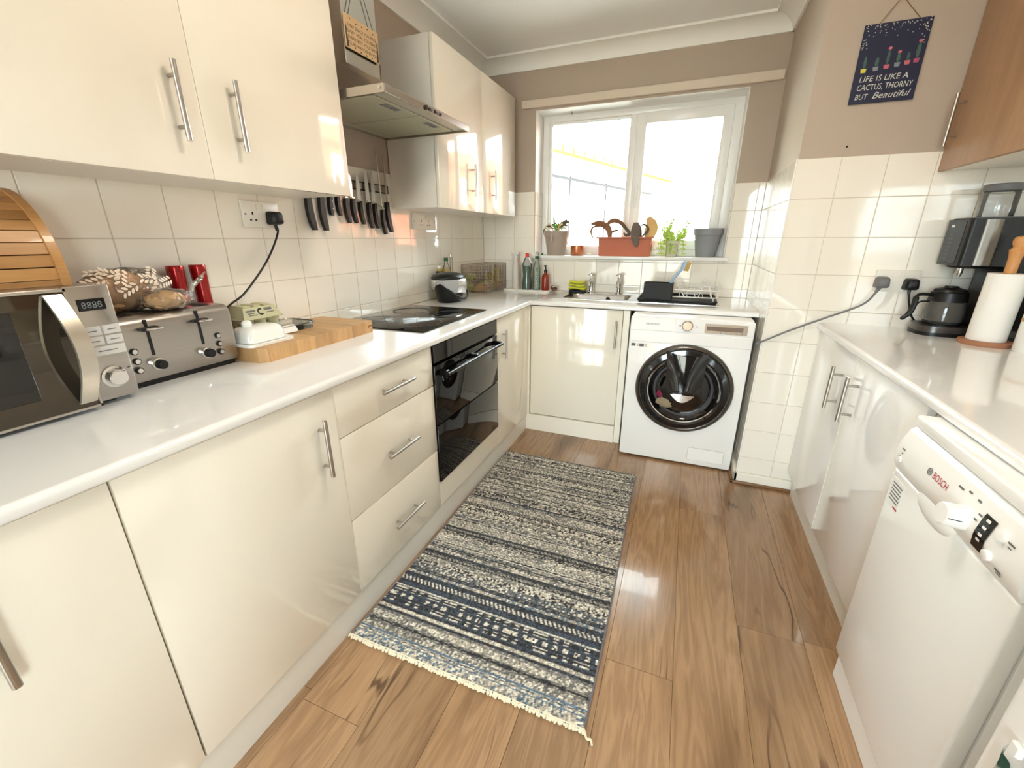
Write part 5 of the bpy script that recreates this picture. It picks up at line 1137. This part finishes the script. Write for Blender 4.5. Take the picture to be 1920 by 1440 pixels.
# things printed and set on the sloping fascia
def fas(y, z, out=0): return Vector((cpx(z)-out, y, z))
def slope_up(z): return Vector((cpx(z+.006)-cpx(z-.006), 0, .012)).normalized()
def disc(name, y, z, r, h, m_, parent, n=28):
    c = fas(y, z); U_ = slope_up(z); N_ = Vector((0, -1, 0)).cross(U_); N_ = -N_ if N_.x > 0 else N_; R_ = Vector((0, 1, 0)); g_ = Geo()
    g_.tube([c-N_*.004, c+N_*h*.92, c+N_*h], [r, r*.97, r*.86], n); return O(name, g_, m_, parent), c, N_
def quad(name, y0_, y1_, z0_, z1_, m_, parent, out=.0008, n=6):
    g_ = Geo().grid(lambda u, v: fas(y0_+(y1_-y0_)*u, z0_+(z1_-z0_)*v, out), 1, n); return O(name, g_, m_, parent, smooth=0)
disc('power_button', -1.884, .727, .0085, .003, M_wm2, cpd)
g_ = Geo(); c_ = fas(-1.884, .727); g_.tube([(cpx(.727+.0092*math.sin(a_))-.0009, c_.y+.0092*math.cos(a_), .727+.0092*math.sin(a_)) for a_ in [-.6+k*.3 for k in range(9)]], .0006, 5); O('button_ring', g_, M_inkg, cpd)
quad('print_mark', -1.892, -1.878, .752, .755, M_inkg, cpd); quad('print_mark', -1.888, -1.884, .742, .745, M_inkg, cpd)
zl = .752; text('lettering', 'BOSCH', fas(-2.016, zl, .0004), (0, -1, 0), slope_up(zl), mat('red_logo', (.72, .08, .12), .5), cpd, size=.021, width=.052)
g_ = Geo(); c_ = Vector((0, -2.002, zl+.007))
for rr_ in (.0075,):
    g_.tube([(cpx(c_.z+rr_*math.sin(a_))-.0006, c_.y+rr_*math.cos(a_), c_.z+rr_*math.sin(a_)) for a_ in [k*PI/10 for k in range(21)]], .0007, 5)
for dy in (-.0025, .0025): g_.tube([(cpx(c_.z-.005)-.0006, c_.y+dy, c_.z-.005), (cpx(c_.z+.005)-.0006, c_.y+dy, c_.z+.005)], .0007, 4)
g_.tube([(cpx(c_.z)-.0006, c_.y-.0025, c_.z), (cpx(c_.z)-.0006, c_.y+.0025, c_.z)], .0007, 4)
O('emblem', g_, M_inkg, cpd)
kb, kc, kn_ = disc('programme_dial', -2.140, .738, .0225, .032, M_wm2, cpd, 36)
O('dial_pointer', Geo().tube([kc+kn_*.010+Vector((0, -.0222, .002)), kc+kn_*.031+Vector((0, -.0222, .002))], .0008, 4), M_ink, cpd)
for (yy, zz, ww) in ((-2.098, .776, .016), (-2.122, .781, .010), (-2.150, .780, .010), (-2.172, .764, .010), (-2.168, .752, .008)): quad('print_mark', yy-ww/2, yy+ww/2, zz, zz+.0035, M_inkg, cpd)
quad('display', -2.210, -2.180, .712, .776, M_blackglass, cpd, .0012, 10)
for zz in (.728, .738, .752, .766): quad('display_mark', -2.200, -2.190, zz, zz+.005, M_inkw, cpd, .0018)
disc('start_button', -2.232, .766, .0105, .007, M_wm2, cpd); disc('option_button', -2.226, .722, .0095, .007, M_wm2, cpd)
quad('print_mark', -2.262, -2.246, .764, .767, M_inkg, cpd); quad('print_mark', -2.258, -2.250, .758, .760, M_inkg, cpd); quad('print_mark', -2.262, -2.246, .712, .715, M_inkg, cpd); quad('print_mark', -2.260, -2.248, .706, .709, M_inkg, cpd)
g_ = Geo(); g_.box(DXF-.0005, DXF+.001, -1.928, -1.868, .606, .676); st_ = O('sticker', g_, M_inkw, dr, smooth=0)
for k in range(6): O('print_mark', Geo().box(DXF-.0009, DXF, -1.922+.004*(k % 2), -1.876, .662-k*.0085, .665-k*.0085), M_inkg, st_, smooth=0)
O('print_mark', Geo().box(DXF-.0009, DXF, -1.925, -1.905, .607, .611), MATS['red_logo'], st_, smooth=0)
# under-counter fridge at the worktop end with a tea towel
t = T('fridge', 'white under-counter fridge beyond the dishwasher', 'fridge', (2.25, -2.68, 0))
O('cabinet', Geo().box(2.02, 2.58, -2.952, -2.402, .02, .832, .004, 2), M_wm, t)
O('door', Geo().prism([(2.018, -2.402), (1.962, -2.402)]+arc((1.963, -2.420), .018, PI/2, PI, 5)+arc((1.963, -2.934), .018, PI, 3*PI/2, 5)+[(2.018, -2.952)], .06, .830, 'z'), M_wm2, t)
O('plinth', Geo().box(2.03, 2.06, -2.95, -2.404, 0, .058), M_black, t, smooth=0)
def towmat():
    m = mat('leaf_print_cotton', (.80, .80, .76), .9, var=.05); n = m.node_tree.nodes; L = m.node_tree.links.new; b = n['Principled BSDF']
    v = n.new('ShaderNodeTexVoronoi'); v.inputs['Scale'].default_value = 30; tc = n.new('ShaderNodeTexCoord'); L(tc.outputs['Object'], v.inputs['Vector'])
    r = n.new('ShaderNodeValToRGB'); r.color_ramp.elements[0].color = srgb((.12, .22, .16))+(1,); r.color_ramp.elements[1].color = srgb((.74, .72, .68))+(1,); r.color_ramp.elements[0].position = .3; r.color_ramp.elements[1].position = .55
    L(v.outputs['Distance'], r.inputs['Fac']); L(r.outputs['Color'], b.inputs['Base Color']); return m
t = T('tea_towel', 'green leaf-print tea towel hanging on the fridge door', 'towel', (1.94, -2.48, .10))
pk = onx(1901, 1396, 1.938)
O('cloth', Geo().grid(lambda u, v: (1.9415-.006*math.sin(14*u+3*v)-.004, pk.y+.004-(.02+.26*min(1, v*2.5))*u, pk.z-.004-(.36+.05*u)*v-.10*u*(1-v)), 24, 20), towmat(), t)
O('hook', Geo().box(1.936, 1.9445, pk.y-.012, pk.y+.004, pk.z-.012, pk.z+.006, .002, 1), M_upvc, t)

# oak wall cabinet on the right
t = T('wall_cabinet', 'oak veneer wall cabinet above the coffee machine', 'cabinet', (2.46, -1.10, 1.466))
O('carcass', Geo().box(2.315, XE-.001, -1.405, YP-.012, 1.466, 2.18), M_white, t, smooth=0)
d = O('door', Geo().box(2.295, 2.314, -1.405, YP-.010, 1.462, 2.18, .002, 2), M_oak, t); handle('handle', (2.295, -.868, 1.622), (0, 0, 1), .165, (-1, 0, 0), d, r=.0055, st=.03)

# cactus plaque
yq = YP-.0045
a, b = ony(1621, 50, YP), ony(1750, 31, YP); c_, d_ = ony(1710, 187, YP), ony(1589, 198, YP)
px0, px1, pz0, pz1 = 1.9605, 2.1605, 1.7135, 1.9665
t = T('wall_plaque', 'navy hanging plaque with painted cacti and white handwriting', 'plaque', ((px0+px1)/2, yq, pz0))
O('board', Geo().box(px0, px1, yq-.004, yq, pz0, pz1, .0008, 1), mat('navy_board', (.13, .14, .24), .5, var=.08), t)
nail = Vector(((px0+px1)/2-.006, yq-.003, 2.040)); O('cord', Geo().tube([(px0+.040, yq-.002, pz1-.004), nail], .0012, 5).tube([(px1-.035, yq-.002, pz1-.004), nail], .0012, 5), mat('jute_cord', (.55, .40, .25), .9), t)
O('nail', Geo().lathe(nail.x, nail.z, [(.003, YP), (.003, YP-.012), (.005, YP-.013)][::-1], 10, 'y'), M_steel, t)
yf = yq-.0046; M_chalk = mat('chalk_white', (.80, .80, .76), .9)
for ln, x0_, zz, sz, wd, sh in (('LIFE IS LIKE A', 1.978, 1.785, .026, .148, .12), ('CACTUS, THORNY', 1.976, 1.757, .027, .170, .12), ('BUT', 1.976, 1.727, .026, .040, .12), ('Beautiful', 2.030, 1.727, .030, .115, .35)):
    text('lettering', ln, (x0_, yf, zz), (1, 0, .0), (0, 0, 1), M_chalk, t, size=sz, width=wd, shear=sh)
M_cols = [mat('paint_dull_green', (.26, .38, .34), .7), mat('paint_pink', (.78, .40, .45), .7), mat('paint_grey', (.50, .52, .56), .7), mat('paint_yellow', (.86, .80, .30), .7), mat('paint_rose', (.66, .32, .42), .7)]
for k, (xx, hh, pc_) in enumerate(((1.985, .040, 3), (2.022, .030, 2), (2.054, .048, 1), (2.085, .030, 2), (2.114, .026, 1), (2.140, .050, 4))):
    zz = 1.815+.003*k
    O('painted_pot', Geo().prism([(xx-.007, zz), (xx+.007, zz), (xx+.009, zz+.013), (xx-.009, zz+.013)], yf-.0002, yf+.0004, 'y'), M_cols[pc_], t, smooth=0)
    O('painted_cactus', Geo().prism([(xx+.006*math.cos(q_*PI/6)*(1 if k % 2 else .8), zz+.013+hh/2+hh/2*math.sin(q_*PI/6)) for q_ in range(12)], yf-.0002, yf+.0004, 'y'), M_cols[0], t, smooth=0)
    if k in (2, 3, 5): O('painted_flower', Geo().prism([(xx+.006*math.cos(q_*PI/4), zz+.016+hh+.005*math.sin(q_*PI/4)) for q_ in range(8)], yf-.0003, yf+.0005, 'y'), M_cols[1], t, smooth=0)
g = Geo(); r3 = random.Random(5)
for k in range(90):
    e_ = r3.random()
    if e_ < .6: xx, zz = r3.uniform(px0+.005, px1-.005), pz1-.004-abs(r3.gauss(0, .016))
    elif e_ < .8: xx, zz = px0+.004+abs(r3.gauss(0, .009)), pz1-r3.uniform(0, .08)
    else: xx, zz = px1-.004-abs(r3.gauss(0, .009)), pz1-r3.uniform(0, .08)
    g.prism([(xx+.0016*math.cos(q_*PI/3), zz+.0016*math.sin(q_*PI/3)) for q_ in range(6)], yf-.0002, yf+.0004, 'y')
st = O('painted_dots', g, M_chalk, t, smooth=0); st['kind'] = 'stuff'

# coffee machine
t = T('coffee_machine', 'black filter coffee machine with a steel corner in the worktop corner', 'coffee machine', (2.47, -.90, H))
cx0, cx1, cy0, cy1 = 2.365, 2.610, -.985, -.822
def dshape(x0, x1, y0, y1, r): return [(x1, y0), (x1, y1)]+arc((x0+r, y1-r), r, PI/2, PI, 6)+arc((x0+r, y0+r), r, PI, 3*PI/2, 6)
O('base', Geo().prism(dshape(2.322, cx1, cy0+.008, cy1-.002, .055), H+.0005, H+.014, 'z'), M_black, t)
O('base_band', Geo().prism(dshape(2.324, cx1, cy0+.010, cy1-.003, .054), H+.014, H+.038, 'z'), mat('dark_steel', (.36, .35, .34), .3, .8), t)
O('hot_plate', Geo().lathe(2.405, -.900, [(.062, H+.038), (.062, H+.041), (.04, H+.042)], 32), M_black, t)
O('column', Geo().box(2.490, cx1, cy0, cy1, H+.038, 1.135, .008, 2), M_black, t)
hd = O('head', Geo().prism(dshape(cx0, cx1, cy0, cy1, .012), 1.128, 1.288, 'z'), M_black, t)
O('steel_corner', Geo().prism([(2.402, cy0+.004)]+[(2.426+.024*math.cos(a_), cy0-.001+.004*math.sin(a_)) for a_ in [PI+k*PI/8 for k in range(9)]]+[(2.450, cy0+.004)], 1.130, 1.286, 'z'), mat('satin_dark_steel', (.55, .53, .50), .35, .9), hd, smooth=0)
O('button_panel', Geo().box(cx0-.0015, cx0+.002, -.955, -.845, 1.136, 1.282, .001, 1), mat('panel_black', (.12, .12, .13), .35), hd)
for k in range(7): O('panel_mark', Geo().box(cx0-.002, cx0-.001, -.895, -.868, 1.15+k*.014, 1.153+k*.014), M_inkg, hd, smooth=0)
O('badge', Geo().box(cx0-.0022, cx0-.001, -.885, -.865, 1.262, 1.270), M_inkw, hd, smooth=0)
O('filter_basket', Geo().lathe(2.425, -.902, [(.045, 1.118), (.052, 1.120), (.056, 1.129)], 28), M_black, t); O('drip_valve', Geo().lathe(2.412, -.902, [(.005, 1.085), (.009, 1.10), (.009, 1.119)], 12), M_chrome, t)
O('lid_flap', Geo().box(cx0+.01, cx1-.01, cy0+.01, cy1-.01, 1.288, 1.294, .003, 1), M_grey, hd)
t = T('coffee_pot', 'glass coffee pot with a black lid and handle on the hot plate', 'coffee pot', (2.405, -.90, H+.042))
zc = H+.0425
O('glass_jug', Geo().lathe(2.405, -.900, [(.050, zc), (.060, zc+.012), (.062, zc+.045), (.056, zc+.085), (.050, zc+.10)], 36), film('smoked_jug_glass', (.50, .49, .47), .38, .05, .8), t)
O('collar', Geo().lathe(2.405, -.900, [(.0575, zc+.085), (.054, zc+.118), (.050, zc+.120)], 36), M_black, t); O('lid', Geo().lathe(2.405, -.900, [(.050, zc+.120), (.046, zc+.130), (.022, zc+.137), (.02, zc+.142), (.004, zc+.143)], 32), M_black, t)
O('handle', Geo().tube(spline([(2.352, -.905, zc+.108), (2.305, -.918, zc+.106), (2.300, -.920, zc+.07), (2.292, -.922, zc+.035), (2.270, -.924, zc+.010)], 6), [.006]*8+[.010]*12+[.008]*4+[.004], 10), M_black, t)
O('handle_brace', Geo().tube(spline([(2.350, -.905, zc+.082), (2.318, -.914, zc+.080), (2.304, -.918, zc+.06)], 5), .0032, 8), M_black, t)
# glass jar on top
t = T('glass_jar', 'ribbed clear glass jar with a grey lid on the coffee machine', 'jar', (2.455, -.905, 1.2942))
O('glass_body', Geo().lathe(2.455, -.905, [(.046, 1.2945), (.047, 1.298), (.047, 1.375), (.044, 1.380)], 32), M_clear, t)
O('lid', Geo().lathe(2.455, -.905, [(.050, 1.380), (.052, 1.383), (.052, 1.400), (.048, 1.403)], 32), M_grey, t)
# paper towel holder
pxh, pyh = 2.470, -1.064
t = T('paper_towel_holder', 'wooden paper towel holder with a turned knob by the coffee machine', 'holder', (pxh, pyh, H))
O('base', Geo().lathe(pxh, pyh, [(.068, H), (.070, H+.003), (.070, H+.013), (.066, H+.016)], 40), mat('wooden_base', (.66, .46, .34), .5, var=.1, vscale=14, stretch=(1, .1, 1)), t)
O('spindle', Geo().lathe(pxh, pyh, [(.015, H+.016), (.015, H+.245), (.016, H+.29), (.019, H+.312), (.021, H+.318), (.017, H+.324), (.014, H+.330), (.018, H+.340), (.0195, H+.350), (.016, H+.360), (.006, H+.365)], 24), M_turned, t)
t = T('paper_towel_roll', 'white paper towel roll on the wooden holder', 'paper roll', (pxh, pyh, H+.0165))
g = Geo().lathe(pxh, pyh, [(.020, H+.0165), (.051, H+.0165), (.051, H+.244), (.020, H+.244)], 40, cap=False); O('sheets', g, M_paper, t)
O('loose_edge', Geo().prism([(pxh-.0515, pyh+.004), (pxh-.0525, pyh-.012), (pxh-.047, pyh-.026), (pxh-.046, pyh-.024)], H+.0175, H+.243, 'z'), M_paper, t)
# canister
t = T('canister', 'white ceramic canister with a wooden band at the worktop back', 'canister', (2.548, -1.172, H))
kx, ky = 2.548, -1.172
O('body', Geo().lathe(kx, ky, [(.050, H), (.054, H+.006), (.055, H+.100)], 36), MATS['white_ceramic'], t); O('band', Geo().lathe(kx, ky, [(.0555, H+.100), (.0555, H+.112)], 36), mat('bamboo_band', (.70, .54, .34), .5), t)
O('lid', Geo().lathe(kx, ky, [(.0555, H+.112), (.0555, H+.190), (.045, H+.196)], 36), MATS['white_ceramic'], t)

# ================================================================== RUG
def rug():
    X0, X1, Y0, Y1 = .578, 1.338, -2.292, -.942
    nx, ny = 232, 420; rr = random.Random(21)
    W_, L_ = X1-X0, Y1-Y0
    # bands from the near (fringed) end to the far end
    cols = dict(k=(.24, .24, .25), n=(.29, .33, .38), g=(.47, .47, .46), l=(.68, .655, .61), c=(.86, .835, .78), b=(.40, .48, .55))
    bands = []; y = 0
    seq = [('speck', .030, 'lcb'), ('check', .022, 'clb'), ('speck', .022, 'lgc'), ('check', .020, 'lkg'), ('speck', .024, 'lcg'), ('line', .008, 'gl'), ('line', .012, 'kn'), ('speck', .010, 'lc'), ('line', .012, 'kn'), ('check', .026, 'ckn'), ('check', .026, 'cnk'), ('check', .024, 'ckn'), ('line', .008, 'cl'), ('line', .016, 'nk'), ('zig', .034, 'knc'), ('line', .014, 'kn'), ('speck', .012, 'clb'), ('check', .016, 'ngk'), ('speck', .030, 'ngc')]
    for s_ in seq: bands.append((y, y+s_[1], s_[0], s_[2])); y += s_[1]
    far = [('speck', .022, 'lgc'), ('line', .007, 'kg'), ('check', .016, 'clk'), ('speck', .016, 'gln'), ('zig', .020, 'glc'), ('speck', .020, 'ckl'), ('line', .006, 'ck'), ('check', .015, 'lkc'), ('speck', .018, 'glc'), ('line', .010, 'kn'), ('check', .014, 'cgk'), ('speck', .024, 'clg'), ('zig', .018, 'kgl')]
    while y < L_+.05:
        rr.shuffle(far)
        for s_ in far: bands.append((y, y+s_[1], s_[0], s_[2])); y += s_[1]
    def h2(i, j, s=0):
        n_ = (i*374761393+j*668265263+s*2147483647) & 0xffffffff; n_ = ((n_ ^ (n_ >> 13))*1274126177) & 0xffffffff; return ((n_ ^ (n_ >> 16)) & 0xffff)/65535
    vs, cs = [], []
    bi = 0
    for j in range(ny+1):
        y = L_*j/ny
        while bi < len(bands)-1 and y >= bands[bi][1]: bi += 1
        a_, b_, kind, cc = bands[bi]; f = (y-a_)/(b_-a_)
        for i in range(nx+1):
            x = W_*i/nx; wv = .5+.5*math.sin(x*9+bi*1.7)+.3*math.sin(x*23+bi)
            r1 = h2(i//2, j//2, bi); r0 = h2(i, j, 3)
            if kind == 'speck': c = cols[cc[int(min(.999, max(0, r1*.8+.2*wv))*len(cc))]]
            elif kind == 'check':
                q_ = int(x/.0165+bi*.37); odd = q_ % 2; inn_ = .18 < f < .82
                if h2(q_, bi, 5) < .13: odd = 1-odd
                c = cols[cc[0]] if (odd and inn_ and r1 > .12) else (cols[cc[1]] if inn_ and r1 > .25 else cols[cc[-1]])
                if odd and .40 < f < .65 and bi % 2: c = cols['k']
            elif kind == 'zig':
                z_ = abs(((x/.016+f*1.3+bi*.2) % 1)-.5)*2; c = cols[cc[-1]] if (z_ > .55 and .2 < f < .8) else cols[cc[0] if r1 > .4 else cc[1]]
            else: c = cols[cc[0] if r1 > .25 else cc[-1]]
            d_ = .75+.45*r0; e_ = h2(i//3, j//3, 9); c = tuple(min(1, v_*d_*(.92+.16*e_)) for v_ in c)
            edge = min(x, W_-x)
            if edge < .005: c = (.50, .48, .50)
            zz = .0085+.0022*r0+.001*r1 - (.003 if edge < .004 else 0)
            vs.append((X0+x+(.004*math.sin(y*4) if edge < .3 else 0)+.012*(1-y/L_)*(x/W_), Y0+y, zz)); cs.append(srgb(c)+(1,))
    fs = [(j*(nx+1)+i, j*(nx+1)+i+1, (j+1)*(nx+1)+i+1, (j+1)*(nx+1)+i) for j in range(ny) for i in range(nx)]
    # skirt down to the floor
    ring_ = [i for i in range(nx+1)]+[j*(nx+1)+nx for j in range(1, ny+1)]+[ny*(nx+1)+i for i in range(nx-1, -1, -1)]+[j*(nx+1) for j in range(ny-1, 0, -1)]
    n0 = len(vs)
    for k in ring_: vs.append((vs[k][0], vs[k][1], .0006)); cs.append(cs[k])
    m_ = len(ring_)
    for k in range(m_): fs.append((ring_[k], n0+k, n0+(k+1) % m_, ring_[(k+1) % m_]))
    t = T('rug', 'grey, blue and cream patterned runner rug on the wooden floor', 'rug', ((X0+X1)/2, (Y0+Y1)/2, 0))
    m = bpy.data.materials.new('woven_wool'); m.use_nodes = True; n = m.node_tree.nodes; b = n['Principled BSDF']
    at = n.new('ShaderNodeVertexColor'); at.layer_name = 'weave'; m.node_tree.links.new(at.outputs['Color'], b.inputs['Base Color']); b.inputs['Roughness'].default_value = .95; b.inputs['Sheen Weight'].default_value = .1; b.inputs['Specular IOR Level'].default_value = .1
    g = Geo(); g.v = vs; g.f = fs; o = O('pile', g, m, t, smooth=0)
    ca = o.data.color_attributes.new('weave', 'FLOAT_COLOR', 'POINT'); ca.data.foreach_set('color', [q for c in cs for q in c])
    M_fr = mat('cream_fringe', (.93, .89, .79), .95, var=.08, vscale=80)
    g = Geo()
    for k in range(150):
        xx = X0+.002+(W_+.012)*k/150; ln = rr.uniform(.006, .012); y0_ = Y0+.004; dx = rr.uniform(-.006, .006)
        g.tube([(xx, y0_+.002, .009), (xx+dx*.4, y0_-ln*.5, .0062), (xx+dx, y0_-ln, .0034)], [.0042, .0042, .0036], 5)
    for k in range(140):
        xx = X0+.002+W_*k/140; ln = rr.uniform(.004, .010); y0_ = Y1-.003; g.tube([(xx, y0_, .008), (xx+rr.uniform(-.003, .003), y0_+ln, .0034)], .0026, 4)
    f_ = O('fringe', g, M_fr, t); f_['kind'] = 'stuff'
    g = Geo(); g.tube(spline([(X1+.012, Y0+.003, .006), (X1+.020, Y0-.012, .004), (X1+.030, Y0-.010, .0035), (X1+.036, Y0-.022, .0035)], 4), .003, 5)
    O('loose_thread', g, M_fr, t)
rug()

# ================================================================== OUTSIDE
O('garden_ground', Geo().box(-30, 40, .31, 60, -.4, -.3), mat('pale_paving', (.72, .70, .66), .9, var=.1, vscale=1), kind='structure', smooth=0)
O('rear_ground', Geo().box(-30, 40, -40, YB-.14, -.4, -.08), mat('patio_slabs', (.66, .62, .56), .9, var=.1, vscale=2), kind='structure', smooth=0)
M_rend = mat('white_render', (.95, .94, .91), .9, var=.02); M_rt = mat('yellow_clay_tile', (.80, .72, .20), .8, var=.1)
e0 = CAM+ray(1040, 268)*((2.6-CAM.z)/ray(1040, 268).z); e1 = CAM+ray(1258, 332)*((2.6-CAM.z)/ray(1258, 332).z)
dv = (e1-e0).normalized(); nv = Vector((-dv.y, dv.x, 0)); s0 = e0-dv*2.5
t = T('garden_house', 'white rendered neighbouring house with a tiled roof edge outside the window', 'house', ((s0.x+e1.x)/2, (s0.y+e1.y)/2, -.3))
g = Geo()
def hp(a_, n_, z_): q_ = s0+dv*a_+nv*n_; return (q_.x, q_.y, z_)
LL = (e1-s0).length
def hbox(g, a0, a1, n0, n1, z0, z1): g.add([hp(a0, n0, z0), hp(a1, n0, z0), hp(a1, n1, z0), hp(a0, n1, z0), hp(a0, n0, z1), hp(a1, n0, z1), hp(a1, n1, z1), hp(a0, n1, z1)], [(0, 3, 2, 1), (4, 5, 6, 7), (0, 1, 5, 4), (1, 2, 6, 5), (2, 3, 7, 6), (3, 0, 4, 7)]); return g
O('wall', hbox(Geo(), 0, LL-.1, .15, 4, -.3, 2.45), M_rend, t, smooth=0)
O('fascia', hbox(Geo(), 0, LL, .10, .16, 2.22, 2.5), M_upvc, t, smooth=0)
g = Geo(); g.add([hp(0, -.02, 2.5), hp(LL+.05, -.02, 2.5), hp(LL+.05, 3, 3.9), hp(0, 3, 3.9), hp(0, -.02, 2.46), hp(LL+.05, -.02, 2.46), hp(LL+.05, 3, 3.86), hp(0, 3, 3.86)], [(0, 1, 2, 3), (7, 6, 5, 4), (0, 4, 5, 1), (1, 5, 6, 2), (2, 6, 7, 3), (3, 7, 4, 0)])
O('roof', g, M_rt, t, smooth=0)
k = 0.0
while k < LL:
    O('eave_tile', hbox(Geo(), k+.02, min(k+.31, LL+.05), -.06, .25, 2.50, 2.60), M_rt, t, smooth=0); k += .33
k = .6
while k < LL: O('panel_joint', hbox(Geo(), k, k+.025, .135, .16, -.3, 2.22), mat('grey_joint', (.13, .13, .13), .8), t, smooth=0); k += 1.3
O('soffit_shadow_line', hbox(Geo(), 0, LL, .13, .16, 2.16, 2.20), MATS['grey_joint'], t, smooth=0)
t = T('brick_house', 'orange brick neighbouring house across the garden', 'house', (5.0, 7.5, -.3))
M_brick = mat('orange_brick', (.74, .42, .29), .9, var=.15, vscale=6)
O('wall', Geo().box(2.6, 8, 6.2, 9, -.3, 2.15), M_brick, t, smooth=0); O('roof', Geo().prism([(6.0, 2.15), (9.2, 2.15), (7.6, 3.0)], 2.5, 8.1, 'x'), mat('orange_roof', (.70, .38, .25), .9, var=.1), t, smooth=0)
O('window', Geo().box(3.6, 4.6, 6.17, 6.21, .7, 1.7), M_upvc, t, smooth=0)
